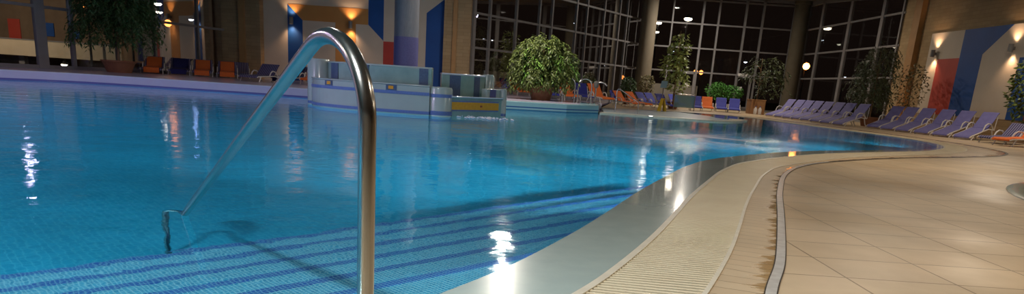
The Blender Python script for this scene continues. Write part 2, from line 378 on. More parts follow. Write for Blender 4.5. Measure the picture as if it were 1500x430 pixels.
# ---------------------------------------------------------------- pool outline
near = [(-4.6, -1.6), (-2.6, -.6), (-1.35, .45), (-.55, 1.5), (-.1, 2.3), (.31, 3.03), (.55, 3.54), (.88, 4.34), (1.2, 5.2), (1.58, 6.25), (2.05, 7.45), (2.7, 9.0),
        (3.52, 10.42), (5.5, 12.75), (7.75, 14.7), (9.2, 15.9), (10.6, 17.5), (11.6, 19.2), (12.1, 20.8), (12.2, 22.2), (12.05, 24.2), (11.6, 27.1), (11.2, 30), (11.0, 32.2), (10.2, 34.6)]
far = [(10.2, 34.6), (7.8, 35.3), (5.5, 34.4), (3.66, 33.2)]
pen = [(3.3, 30.0), (3.0, 27.4), (2.79, 25.65), (1.55, 24.4), (-.57, 23.7), (-3.0, 23.0), (-5.2, 22.4), (-6.84, 22.15), (-8.4, 22.25), (-10.06, 22.2),
       (-12.3, 22.05), (-14.1, 21.6), (-15.4, 20.5), (-17.0, 18), (-18.2, 14.5), (-18.6, 9), (-17.8, 3.5), (-15, -1), (-9.5, -2.6), (-4.6, -1.6)]
nearS = smooth(near, 8); farS = smooth(far, 6)
penS = [pen[0], pen[1], pen[2], pen[3]] + smooth(pen[4:], 6)
pool = nearS[:-1] + farS + penS[:-1]
water = sheet('pool_water', pool, 0.0, m_water); water['kind'] = 'structure'
water.cycles.is_caustics_caster = True
water.data.polygons.foreach_set('use_smooth', [True]*len(water.data.polygons))
D_FL = -1.2
fl = sheet('pool_floor', [(-25, -6), (14, -6), (14, 38), (-25, 38)], D_FL-.02, m_floor); struct(fl); fl.cycles.is_caustics_receiver = True
ring = pool+[pool[0]]
b = MB(); n = len(ring)
b.add([(x, y, z) for z in (D_FL-.05, -.002) for x, y in ring], [(i, i+1, n+i+1, n+i) for i in range(n-1)])
struct(b.build('pool_wall', m_floor, None, True))
# pool steps: straight flights across the near corner
uS = Vector((.69, .72)).normalized(); nS = Vector((-.72, .69)).normalized()
def stp(a, o): q = uS*a+nS*o; return (q.x, q.y)
for i in range(6):
    o1 = 2.62+.35*i+(.0 if i else 0); zt = -.15*(i+1); o0 = 1.2 if i == 0 else o1-.36
    b = MB()
    P = [stp(-9.5, o0-.02), stp(9.5, o0-.02), stp(9.5, o1), stp(-9.5, o1)]
    b.prism(P, D_FL-.03, zt)
    P = [stp(-9.5, o1-.062), stp(9.5, o1-.062), stp(9.5, o1+.003), stp(-9.5, o1+.003)]
    b.prism(P, zt-.03, zt+.002, 1)
    so = struct(b.build('pool_step', [m_tile, m_tiledark])); so.cycles.is_caustics_receiver = True

# sloping wet margin inside the near edge
slopeP = nearS[:8*21]
si = offset(slopeP, .47)
k = len(slopeP)
wfac = [1 if j < k*.62 else max(.35, 1-(j-k*.62)/(k*.2)) for j in range(k)]
si = [(a[0]+(b_[0]-a[0])*f, a[1]+(b_[1]-a[1])*f) for a, b_, f in zip(slopeP, si, wfac)]
b = MB(); b.add([(x, y, .006) for x, y in slopeP]+[(x, y, .003) for x, y in si]+[(x, y, -.09) for x, y in si]+[(x, y, -.09) for x, y in slopeP],
      [(i, i+1, k+i+1, k+i) for i in range(k-1)]+[(k+i, k+i+1, 2*k+i+1, 2*k+i) for i in range(k-1)]+[(2*k+i, 2*k+i+1, 3*k+i+1, 3*k+i) for i in range(k-1)])
struct(b.build('pool_margin', m_slope))

# overflow grating: cross ribs over a dark channel, pale rims both sides
GW = .50
g_out = offset(nearS, -GW)
def strip(name, a, b_, z, m, uv=False, th=0):
    k = len(a); mb = MB(); mb.add([(x, y, z) for x, y in a]+[(x, y, z) for x, y in b_], [(i, k+i, k+i+1, i+1) for i in range(k-1)])
    o = mb.build(name, m)
    me = o.data
    if uv:
        ly = me.uv_layers.new(name='UVMap'); acc = [0]
        for i in range(k-1):
            acc.append(acc[-1]+((Vector(a[i+1])+Vector(b_[i+1]))/2-(Vector(a[i])+Vector(b_[i]))/2).length)
        for lp in me.loops:
            vi = lp.vertex_index; ly.data[lp.index].uv = ((0 if vi < k else 1)*1.0, acc[vi % k])
    bm = bmesh.new(); bm.from_mesh(me)
    for f in bm.faces:
        if f.normal.z < 0: f.normal_flip()
    bm.to_mesh(me); bm.free()
    return struct(o)
strip('gutter_channel', nearS, g_out, -.03, m_channel)
den = resample(nearS[8:], .0465)
b = MB()
dof = offset(den, -.02); dof2 = offset(den, -GW-.001); dl = len(den)
for i in range(1, dl-1):
    a = Vector(dof[i]); tt = (Vector(den[i+1])-Vector(den[i-1])).normalized(); c = Vector(dof2[i])+tt*.17; t = tt*.0125
    vs = [(a-t), (a+t), (c+t), (c-t)]
    b.add([(q.x, q.y, -.018) for q in vs]+[(q.x, q.y, .006) for q in vs], [(4, 5, 6, 7), (0, 1, 5, 4), (1, 2, 6, 5), (2, 3, 7, 6), (3, 0, 4, 7)])
struct(b.build('overflow_grating', m_grate))
b = MB(); b.wall(offset(nearS, -.035), -.05, .012, .04); struct(b.build('trim_1', m_rim))
b = MB(); b.wall(offset(nearS, -GW-.022), -.05, .010, .024); struct(b.build('trim_2', m_rim))

# drain slot in the paving and the board border between
slot = smooth([(-3.0, -2.9), (-1.2, -1.3), (.1, .6), (.85, 2.1), (1.29, 3.25), (1.61, 4.0), (2.15, 5.47), (2.76, 7.17), (3.46, 8.9), (4.2, 10.22), (5.2, 11.4), (7.2, 13.2), (9.2, 14.6), (11.2, 16.2), (12.6, 18.2), (13.2, 20.8), (13.3, 23), (13.0, 27), (12.5, 31), (12.0, 34.5), (11.4, 36.2)], 8)
go = resample(g_out, .15); kk = len(go)
sl = resample(slot, .05)
def nearest(p): return min(sl, key=lambda q: (q[0]-p[0])**2+(q[1]-p[1])**2)
sp = [nearest(p) for p in go]
# keep the partner monotone along the slot
idx = {q: i for i, q in enumerate(sl)}; last = 0; sp2 = []
for q in sp:
    i = max(last, idx[q]); last = i; sp2.append(sl[i])
go_in = [(p[0], p[1]) for p in go]
strip('floor_border', go_in, sp2, .002, m_border, uv=True)
hw = .026
strip('drain_slot', offset(slot[:8*10], hw), offset(slot[:8*10], -hw), .008, m_slot)
strip('drain_joint', offset(slot, hw+.007), offset(slot, -hw-.007), .005, m_channel)

# main deck, raised deck
LOWB = [(3.66, 33.2), (3.3, 30.0)]
deck_poly = [(p[0], p[1]) for p in g_out] + [(10.6, 35.2), (7.8, 35.35), (5.5, 34.45), (3.66, 33.25), (3.35, 31), (6.0, 47.2), (8.0, 50.4), (19.6, 50.4), (19.6, -8.4), (-5.5, -8.4)]
# outline: start near the camera, follow the grating, far edge, windows, right wall, back
dk = sheet('floor', deck_poly, 0.0, m_deck); struct(dk)
RZ = .27
rd = list(pen[:1]) + [tuple(p) for p in penS[1:]]
raised = rd + [(-5.5, -8.4), (-24.4, -8.4), (-24.4, 5), (-18.6, 22.3), (-14.5, 34.8), (-2.6, 34.9), (5.9, 47.4), (3.4, 33)]
raisedo = sheet('raised_floor', raised, RZ, m_ledge); struct(raisedo)
# outward facing ledge wall with rounded glazed nose
rl = [tuple(p) for p in penS]
iL = next(i for i, p in enumerate(rl) if p[0] < -5.3)
b = MB(); b.wall(rl[iL-1:], -.3, RZ-.02, -.10); struct(b.build('ledge_wall', m_ledge))
b = MB(); b.wall([rl[0]]+rl[1:iL], -.3, RZ-.02, -.10); struct(b.build('peninsula_wall', m_pen))
m_nose = nmat('glazed_nosing', (.62, .66, .74), (.55, .60, .70), .12, 5, Coat_Weight=1, Coat_Roughness=.05)
m_nose2 = nmat('teal_glazed_nosing', (.40, .62, .66), (.34, .56, .62), .12, 5, Coat_Weight=1, Coat_Roughness=.05)
e1 = offset(rl, -.03)
b = MB(); b.tube([(x, y, RZ-.015) for x, y in e1[iL-1:]], .03, 8); struct(b.build('trim_3', m_nose, None, True))
b = MB(); b.tube([(x, y, RZ-.015) for x, y in e1[:iL]], .03, 8); struct(b.build('trim_4', m_nose2, None, True))
b = MB(); b.wall([(3.4, 30.2), (3.4, 33.0), (5.95, 47.3)], -.02, RZ+.002, .1); struct(b.build('trim_5', m_ledge))
pentop = [(3.2, 30.0), (2.95, 27.4), (2.72, 25.75), (1.5, 24.5), (-.57, 23.8), (-3, 23.1), (-5.2, 22.5), (-5.4, 23.2), (-3, 23.8), (-.7, 24.5), (1.3, 25.1), (2.1, 25.9), (2.3, 28), (2.5, 30)]
struct(sheet('peninsula_floor', pentop, RZ+.004, m_pen))
strip('floor_far', offset(farS, -.02), offset(farS, -.55), .006, m_rim)

# low curved spit separating the shallow basin
spit = smooth([(2.85, 25.7), (4.65, 25.7), (6.02, 25.2), (7.32, 25.4), (8.3, 26.6), (8.9, 28.0)], 5)
b = MB(); b.wall(spit, -1.2, .05, .42); b.lathe([(.30, -1.2), (.36, 0), (.36, .05), (0.01, .052)], 20, (8.72, 28.25, 0))
struct(b.build('shallow_basin_wall', m_rim, None, True))
m_turq = nmat('pale_turquoise_basin', (.34, .48, .56), (.46, .58, .64), .4, 1.2, Coat_Weight=.5, Coat_Roughness=.15)
shal = [(3.1, 26.1)]+offset(spit, .40)[3:]+[(8.2, 29.5), (8.4, 31.5), (7.6, 34.6), (5.5, 33.9), (3.75, 32.8), (3.4, 30)]
struct(sheet('shallow_basin_floor', shal, .012, m_turq))

# small round pool at the right
cx, cyy, R0 = 9.95, 6.5, 4.35
b = MB(); n = 64; pr = [(R0, 0), (R0, .012), (R0-.05, .02), (R0-.55, .004), (R0-.6, -.02)]
vs = [(cx+r*math.cos(2*math.pi*j/n), cyy+r*math.sin(2*math.pi*j/n), z) for r, z in pr for j in range(n)]
b.add(vs, [(i*n+j, i*n+(j+1) % n, (i+1)*n+(j+1) % n, (i+1)*n+j) for i in range(4) for j in range(n)])
hp = empty('plunge_pool', (0, 0, 0), 0, 'round plunge pool with pale tiled rim sunk in the beige paving at the right edge', 'pool')
b.build('pool_rim', m_slope, hp, True)
m_dw = mat('dark_pool_water', (.03, .045, .09), .06, Coat_Weight=1)
n_ = N(m_dw, 'ShaderNodeTexNoise', Scale=3); b_ = N(m_dw, 'ShaderNodeBump', Strength=.3, Distance=.02); LK(m_dw, n_, 'Fac', b_, 'Height'); LK(m_dw, b_, 0, BS(m_dw), 'Normal')
b = MB(); b.lathe([(R0-.53, -.005), (R0-.53, .008)], 64, (cx, cyy, 0)); b.build('water', m_dw, hp)

# ---------------------------------------------------------------- room shell
def slope_wall(name, pts, z0, m, th=.25):
    b = MB()
    for (x0, y0), (x1, y1) in zip(pts, pts[1:]):
        d = Vector((x1-x0, y1-y0)).normalized(); nx, ny = d.y*th, -d.x*th
        q = [(x0, y0), (x1, y1), (x1+nx, y1+ny), (x0+nx, y0+ny)]
        vs = [(x, y, z0) for x, y in q]+[(x, y, ceil_z(y)+.05) for x, y in q]
        b.add(vs, [(0, 1, 2, 3), (4, 5, 6, 7), (0, 1, 5, 4), (1, 2, 6, 5), (2, 3, 7, 6), (3, 0, 4, 7)])
    return struct(b.build(name, m))
slope_wall('wall_right', [(19, 36.9), (19, -8.4)], 0, m_stone, -.3)
slope_wall('wall_back', [(19, -8.3), (-24.4, -8.3)], 0, m_plaster, -.3)
slope_wall('wall_left', [(-24.3, -8.3), (-24.3, 5), (-19.0, 21.0)], 0, m_plaster, -.3)
slope_wall('wall_front', [(-14.35, 34.6), (-2.75, 34.6)], 0, m_stoneF, -.3)
b = MB(); x0, x1, y0, y1 = -25, 19.6, -8.6, 51
b.add([(x, y, ceil_z(y)+o) for o in (0, .25) for x, y in ((x0, y0), (x1, y0), (x1, y1), (x0, y1))], [(0, 1, 2, 3), (4, 5, 6, 7), (0, 1, 5, 4), (1, 2, 6, 5), (2, 3, 7, 6), (3, 0, 4, 7)])
struct(b.build('ceiling', m_ceil))
b = MB(); b.box(-90, 20, -.4, 110, 160, -.05)
# ground outside, beyond the glass
gr = MB(); gr.box(-90, 51, -.3, 110, 170, -.02); gr.box(19.8, -20, -.3, 110, 51, -.02); gr.box(-110, -20, -.3, -25, 51, -.02); gr.box(-25, 35.4, -.3, -4, 51, -.02)
struct(gr.build('outside_ground', m_ground))
# stone pilasters
def bx(name, a, m, parent=None, bevel=0): 
    return MB().box(*a).build(name, m, parent, False, bevel)
struct(bx('pilaster_left', (-14.6, 34.1, RZ, -12.75, 34.62, 6.2), m_stoneF))
struct(bx('pilaster_left', (-13.75, 34.0, RZ, -13.45, 34.12, 6.2), m_wood))
struct(bx('pilaster_right', (-3.98, 34.1, RZ, -2.7, 34.62, 6.2), m_stoneF))
struct(bx('pilaster_right', (-3.55, 34.0, RZ, -3.35, 34.12, 6.2), m_wood))
struct(bx('pilaster_wall', (18.75, 34.95, 0, 19.02, 35.55, 6.1), m_wood))

# ---------------------------------------------------------------- glazed walls
HB = [2.4, 4.0, 5.6, 7.15]
def glazing(name, A, B, ts, zb, bars=HB, doorframes=()):
    A = Vector(A); B = Vector(B); d = (B-A); L_ = d.length; d.normalize()
    b = MB()
    def pt(t): return A+(B-A)*t
    for t, wd in ts:
        q = pt(t); b.obox((q.x, q.y, zb), (q.x, q.y, ceil_z(q.y)), wd, .14, up=(-d.y, d.x, 0))
    for z in bars:
        t0, t1 = 0, 1
        # stop bars where the ceiling comes below them
        if z > ceil_z(A.y) or z > ceil_z(B.y):
            tt = ((z-4)/.07-A.y)/(B.y-A.y)
            if tt >= 1: continue
            if B.y > A.y: t0 = max(0, tt)
            else: t1 = min(1, tt)
            if t1 <= t0: continue
        a, c = pt(t0), pt(t1); b.obox((a.x, a.y, z), (c.x, c.y, z), .09, .10)
    a, c = A, B; b.obox((a.x, a.y, zb+.06), (c.x, c.y, zb+.06), .1, .12)
    b.obox((a.x, a.y, ceil_z(a.y)-.1), (c.x, c.y, ceil_z(c.y)-.1), .14, .2)
    fr = struct(b.build(name, m_frame))
    g_ = MB(); nx, ny = -d.y*.0, d.x*.0
    g_.add([(A.x, A.y, zb), (B.x, B.y, zb), (B.x, B.y, ceil_z(B.y)), (A.x, A.y, ceil_z(A.y))], [(0, 1, 2, 3)])
    g_.build('pane', m_glass, fr)
    return fr
glazing('window_1', (-19.0, 21.0), (-14.35, 34.6), [(0, .14), (.10, .1), (.33, .38), (.415, .13), (.55, .1), (.68, .1), (.85, .1), (.985, .3)], RZ)
glazing('window_2', (-2.7, 34.6), (8.0, 50.0), [(.008, .2), (.074, .12), (.193, .12), (.307, .12), (.374, .12), (.514, .13), (.579, .1), (.693, .12), (.802, .12), (.859, .1), (.99, .1)], 0)
glazing('window_3', (8.0, 50.0), (19.0, 50.0), [(.075, .1), (.177, .1), (.365, .14), (.465, .12), (.632, .14), (.74, .14), (.93, .1)], 0)
glazing('window_4', (19, 50), (19, 36.8), [(.0, .1), (.06, .14), (.23, .3), (.535, .3), (.83, .3), (.985, .14)], 0)
# glazed doors in the far glazing
def door(name, x0, x1, sign):
    b = MB(); y = 49.86
    for x in (x0, x1): b.box(x-.07, y-.05, 0, x+.07, y+.05, 2.35)
    b.box(x0, y-.05, 2.25, x1, y+.05, 2.37); b.box(x0, y-.04, 0, x1, y+.04, .25)
    o = struct(b.build(name, m_frame))
    MB().box(x0+.12, y-.12, .95, x0+.16, y-.06, 1.25).build('door_handle', m_chrome, o)
    s = tag(MB().box(sign-.16, y-.075, 1.35, sign+.16, y-.055, 1.62).build('paper_notice', m_paper), None, 'sign')
    return s
m_paper = nmat('white_paper', (.8, .76, .72), (.7, .66, .62), .7, 20)
s = door('door_1', 10.9, 11.9, 11.45); s['label'] = 'white paper notice on the dark glazed door behind the blue loungers, left one of two'
s = door('door_2', 14.85, 15.85, 15.15); s['label'] = 'white paper notice on the glazed door nearest the wooden planter box'
# exit plate above door
ex = MB().box(14.95, 49.78, 2.34, 15.6, 49.93, 2.52).build('door_sign', m_paper); tag(ex, 'small pale sign plate fixed above the right glazed door', 'sign')

# columns
def column(name, x, y, r, z0, m, label, bands=()):
    e = empty(name, (x, y, z0), 0, label, 'column')
    h = ceil_z(y)-z0
    MB().lathe([(r, 0), (r, h)], 36).build('shaft', m, e, True)
    MB().lathe([(r+.06, 0), (r+.06, .18), (r+.002, .2)], 36).build('base', m, e, True)
    MB().lathe([(r+.002, h-.26), (r+.07, h-.22), (r+.07, h)], 36).build('capital', m, e, True)
    for z0_, z1_, mm in bands: MB().lathe([(r+.004, z0_), (r+.004, z1_)], 36).build('mosaic_band', mm, e, True)
m_colgrey = nmat('grey_mosaic_column', (.12, .125, .15), (.16, .165, .19), .45, 30, sc=(1, 1, .15))
m_colviolet = nmat('violet_mosaic_band', (.07, .065, .18), (.09, .085, .22), .4, 25)
column('mosaic_column', -4.03, 23.9, .405, RZ, m_colgrey, 'round grey mosaic column with violet lower band rising behind the tiled fountain', [(.2, 1.85, m_colviolet)])
column('plaster_column', 8.05, 48.3, .52, 0, m_col, 'round beige column at the corner of the two glass walls beside the far loungers')
column('corner_column', 18.45, 49.2, .48, 0, nmat('dark_olive_plaster', (.12, .10, .065), (.10, .08, .05), .85, 2), 'dark olive column in the far right corner between the glass walls')

# ---------------------------------------------------------------- murals
def mural_part(name, pts, plane, at, m, parent, th=.02, lift=0):
    """pts in (h, z); plane 'y' faces -y at y=at, plane 'x' faces -x at x=at"""
    n = len(pts); b = MB()
    f = (lambda h, z, o: (h, at-o, z)) if plane == 'y' else (lambda h, z, o: (at-o, h, z))
    b.add([f(h, z, lift) for h, z in pts]+[f(h, z, lift+th) for h, z in pts], [tuple(range(n)), tuple(range(n, 2*n))]+[(i, (i+1) % n, n+(i+1) % n, n+i) for i in range(n)])
    return b.build(name, m, parent)
ml = empty('wall_mural', (-8.5, 34.6, RZ), 0, 'geometric mural of cream, blue, orange and red shapes behind the fountain', 'mural')
def L_(pts): return [(h+8.5, z-RZ) for h, z in pts]
mural_part('cream_field', L_([(-12.75, RZ), (-4.0, RZ), (-4.0, 5.9), (-12.75, 5.9)]), 'y', 0, m_white, ml)
mural_part('blue_stripe', L_([(-11.58, RZ), (-10.86, RZ), (-10.86, 3.11), (-11.58, 3.8)]), 'y', 0, m_blue, ml, .008, .02)
mural_part('orange_band', L_([(-11.58, 3.82), (-10.86, 3.11), (-9.27, 3.11), (-9.27, RZ), (-8.28, RZ), (-8.28, 3.1), (-7.69, 3.1), (-7.69, 3.82)]), 'y', 0, m_orange, ml, .008, .02)
mural_part('blue_wedge', L_([(-7.68, 5.9), (-7.68, 3.11), (-6.94, 2.41), (-6.94, 5.9)]), 'y', 0, m_blue, ml, .008, .02)
mural_part('red_panel', L_([(-6.94, RZ), (-6.2, RZ), (-6.2, 2.39), (-6.94, 2.39)]), 'y', 0, m_red, ml, .008, .02)
mural_part('blue_panel', L_([(-4.88, RZ), (-4.03, RZ), (-4.03, 4.5), (-4.88, 3.82)]), 'y', 0, m_blue, ml, .008, .02)
mr_ = empty('wall_mural', (19, 30, .75), 0, 'geometric mural of red, blue and cream above the lavender loungers on the right wall', 'mural')
def R_(pts): return [(h-30, z-.75) for h, z in pts]
mural_part('cream_field', R_([(34, .75), (34, 4.38), (20, 4.38), (20, .75)]), 'x', 0, m_white, mr_, .03)
mural_part('red_stripe', R_([(33.12, .75), (33.12, 3.2), (31.5, 3.2), (31.5, .75)]), 'x', 0, m_red, mr_, .008, .03)
mural_part('blue_stripe', R_([(31.5, .75), (31.5, 4.38), (28.45, 4.38), (30.0, 3.3), (30.0, .75)]), 'x', 0, m_blue, mr_, .008, .03)
mural_part('red_panel', R_([(26.7, .75), (26.7, 3.1), (24.5, 3.1), (24.5, .75)]), 'x', 0, m_red, mr_, .008, .03)
mural_part('blue_panel', R_([(27.7, .75), (27.7, 3.1), (26.7, 3.1), (26.7, .75)]), 'x', 0, m_blue, mr_, .008, .03)

# ---------------------------------------------------------------- wall sconces (up-and-down lights)
m_bulb = emis('sconce_bulb', (1, .62, .34), 14)
def sconce(x, y, z, nx, ny, label, e=9, col=(1, .60, .34)):
    o = empty('wall_sconce', (x, y, z), 0, label, 'wall lamp', 'up and down wall sconces on the murals')
    cx_, cy_ = nx*.15, ny*.15
    b = MB(); n = 20
    pr = [(.088, -.16), (.092, -.16), (.092, .16), (.088, .16), (.086, .155), (.086, -.155)]
    vs = [(cx_+r*math.cos(2*math.pi*j/n), cy_+r*math.sin(2*math.pi*j/n), zz) for r, zz in pr for j in range(n)]
    b.add(vs, [(i*n+j, i*n+(j+1) % n, ((i+1) % 6)*n+(j+1) % n, ((i+1) % 6)*n+j) for i in range(6) for j in range(n)])
    b.build('housing', m_grey, o, True)
    MB().obox((nx*.0, ny*.0, 0), (nx*.06, ny*.06, 0), .1, .12).build('wall_bracket', m_grey, o)
    for sg in (1, -1):
        MB().lathe([(.06, .08*sg), (.06, .11*sg)], 16, (cx_, cy_, 0)).build('bulb', m_bulb, o)
        lo = light('SPOT', 'sconce_light', (x+cx_, y+cy_, z+.17*sg), e*7, col, .05, (x+cx_-nx*.03, y+cy_-ny*.03, z+2*sg), 110, .9)
sconce(-11.35, 34.55, 3.06, 0, -1, 'grey cylindrical sconce on the narrow blue mural stripe left of the handrail top')
sconce(-8.50, 34.55, 3.04, 0, -1, 'grey cylindrical sconce on the orange mural band')
sconce(18.95, 33.34, 3.45, -1, 0, 'grey cylindrical sconce at the top of the red mural stripe on the right')
sconce(18.95, 28.1, 3.45, -1, 0, 'grey cylindrical sconce on the cream mural field near the right edge')

# ceiling downlights
ABOVE = ['the paving beside the near end of the drain slot', 'the small round plunge pool', 'the middle of the curved poolside paving', 'the paving right of the drain slot, near the right wall', 'the lavender loungers under the right mural',
         'the bushy ficus on the tiled peninsula', 'the water in front of the peninsula, added to lengthen a streak', 'the lavender loungers by the right glass wall', 'the low green shrub at the far glass wall', 'the far left corner of the pool', 'the open water on the left of the pool', 'the water in front of the tiled fountain', 'the near left water by the handrail foot', 'the pool steps next to the handrail post, added to light them']
for i, (x, y, e, c) in enumerate(DOWN):
    o = empty('ceiling_light', (x, y, ceil_z(y)-.19), 0, 'round ceiling downlight above %s' % ABOVE[i], 'ceiling light', 'round ceiling downlights over the pool hall')
    MB().lathe([(.28, -.01), (.30, .0), (.30, .21), (.28, .21)], 24).build('housing', m_grey, o)
m_ulens = emis('underwater_lens', (.6, .9, 1), 1.5)

# ---------------------------------------------------------------- stainless handrail at the pool steps
hr = empty('pool_handrail', (-.366, 1.652, 0), 0, 'curved stainless steel handrail leading down the pool steps in the foreground', 'handrail')
w2 = Vector((-.5603, .8283)); z1, RA, KA, SL = .8096, .2913, .7036, .36691
pts = [(0, -.0+z1*i/6) for i in range(7)]
tot = math.pi/2+math.atan(math.tan(SL)/KA)
for i in range(1, 29):
    a = tot*i/28; pts.append((RA-RA*math.cos(a), z1+RA*KA*math.sin(a)))
s0, z0 = pts[-1]; Lr = (z0+.07)/math.sin(SL)
for i in range(1, 9): pts.append((s0+Lr*i/8*math.cos(SL), z0-Lr*i/8*math.sin(SL)))
P3 = [(w2.x*s, w2.y*s, z) for s, z in pts]
MB().tube(P3, .0215, 24).build('rail', m_steel, hr, True)
e = P3[-1]
MB().tube([(e[0]+.01, e[1]-.01, e[2]+.005), (e[0]-.06, e[1]-.01, e[2]+.004), (e[0]-.085, e[1]-.01, e[2]-.02), (e[0]-.09, e[1]-.01, e[2]-.06), (e[0]-.09, e[1]-.01, -1.19)], .0215, 20).build('lower_post', m_steel, hr, True)
MB().lathe([(.055, -.02), (.055, .012), (.03, .02)], 24).build('base_flange', m_steel, hr, True)
MB().lathe([(.05, -1.2), (.05, -1.185), (.03, -1.18)], 24, (e[0]-.09, e[1]-.01, 0)).build('base_flange', m_steel, hr, True)

# ---------------------------------------------------------------- tiled fountain island
fo = empty('tiled_fountain', (0, 0, 0), 0, 'curved tiled fountain with blue mosaic bands and yellow panel standing in the pool', 'fountain')
front = smooth([(-5.75, 19.6), (-5.62, 18.6), (-5.1, 17.6), (-3.9, 16.98), (-2.95, 16.85), (-2.25, 16.85)], 8)
foot = front+[(-2.0, 18.3), (-3.2, 19.4), (-4.6, 20.0)]
MB().prism(foot, -1.19, .66).build('lower_wall', m_isl, fo, False)
MB().wall(offset(front, -.008), .665, .70, .24).build('coping', m_isl, fo, True, .01)
MB().wall(offset(front, -.01), .46, .535, .012).build('mosaic_band', m_islband, fo)
MB().wall(offset(front, -.01), .02, .09, .012).build('mosaic_band', m_islband, fo)
up = offset(front, .42)
up = up[3:]
MB().wall(up, .65, 1.10, .28).build('upper_wall', m_isl2, fo, True, .03)
MB().wall(offset(up, -.012), 1.08, 1.125, .31).build('upper_coping', m_isl, fo, True, .012)
# end cap at the left
b = MB(); b.lathe([(.30, -1.1), (.30, 1.12), (.26, 1.17), (.01, 1.18)], 24, (-5.46, 18.75, 0)); b.build('end_pier', m_isl, fo, True)
def arc_piece(line, u0, u1, z0, z1, m, name, out=.02):
    line = resample(line, .02)
    """patch of tiling on a curved wall between image-independent stations along the arc"""
    n = len(line)-1; i0, i1 = int(u0*n), max(int(u0*n)+1, int(u1*n))
    seg = line[i0:i1+1]
    MB().wall(offset(seg, -out), z0, z1, out+.01).build(name, m, fo)
for a, c in ((.32, .40), (.56, .63), (.93, .985)): arc_piece(up, a, c, .705, 1.085, m_islblue, 'blue_pier')
for a in (.46, .80):
    arc_piece(front, a, a+.05, .535, .665, m_islblue, 'blue_tile', .014)
    arc_piece(front, a+.013, a+.037, .565, .64, m_yel, 'yellow_tile', .022)
# rounded pilaster at the corner
b = MB(); b.lathe([(.30, -1.1), (.30, .63), (.27, .68), (.01, .69)], 28, (-2.02, 17.12, 0)); b.build('corner_pier', m_isl, fo, True)
for za, zb_ in ((.44, .52), (.03, .12)): MB().lathe([(.304, za), (.304, zb_)], 28, (-2.02, 17.12, 0)).build('mosaic_band', m_islband, fo, True)
# spillway wall behind
sw = [(-2.12, 18.15), (-1.55, 18.35), (-1.05, 18.85)]
MB().wall(smooth(sw, 6), -.2, 1.0, .22).build('spillway_wall', m_isl2, fo, True, .02)
MB().wall(offset(smooth(sw, 6), -.02), .985, 1.03, .27).build('spillway_lip', m_nose, fo, True, .015)
b = MB(); b.lathe([(.18, -.2), (.18, .98), (.14, 1.06), (.01, 1.07)], 24, (-.98, 19.1, 0)); b.build('end_pier', m_isl, fo, True)
for t0, t1 in ((.22, .42), (.72, .86)):
    q = smooth(sw, 12); n = len(q)-1; MB().wall(offset(q[int(t0*n):int(t1*n)+1], -.015), .3, .98, .03).build('blue_pier', m_islblue, fo)
# basin with yellow panel
bf = [(-1.78, 17.05), (-.55, 18.45)]
bas = [bf[0], bf[1], (-.72, 19.05), (-1.3, 18.7), (-2.0, 18.3)]
MB().prism(bas, -1.19, .46).build('basin', m_isl2, fo, False, .02)
def onface(t0, t1, z0, z1, m, name, out):
    a = Vector(bf[0]).lerp(Vector(bf[1]), t0); c = Vector(bf[0]).lerp(Vector(bf[1]), t1)
    MB().wall([(a.x, a.y), (c.x, c.y)], z0, z1, -out).build(name, m, fo)
onface(.03, .93, .13, .385, m_islband, 'mosaic_band', .012)
onface(.03, .93, .165, .35, m_yel, 'yellow_panel', .020)
onface(.56, .60, .235, .28, m_redsq, 'red_tile', .026)
MB().wall([bf[0], bf[1]], .455, .49, -.05).build('water_lip', m_nose, fo, True, .012)
b = MB(); b.lathe([(.09, -1.1), (.09, .68), (.06, .72), (.01, .725)], 20, (-.52, 18.52, 0)); b.build('end_pier', m_isl, fo, True)
MB().wall([(-.95, 18.15), (-.52, 18.62), (-.62, 19.1)], .4, .70, .2).build('side_parapet', m_isl, fo, True, .03)
MB().wall([(-.86, 18.235), (-.72, 18.385)], .48, .69, -.012).build('violet_tile', m_colviolet, fo)
# splash where the water falls
b = MB()
for i in range(90):
    a = random.random()*6.28; r = random.random()**.7
    x = -.9+math.cos(a)*r*.75; y = 17.15+math.sin(a)*r*.55; q = random.uniform(.012, .045)
    b.lathe([(q*.4, 0), (q, .012), (q*.5, .03), (.002, .034)], 6, (x, y, 0))
o = tag(b.build('water_splash', m_foam, None, True), 'white splash of falling water in front of the yellow fountain panel', 'splash'); o['kind'] = 'stuff'

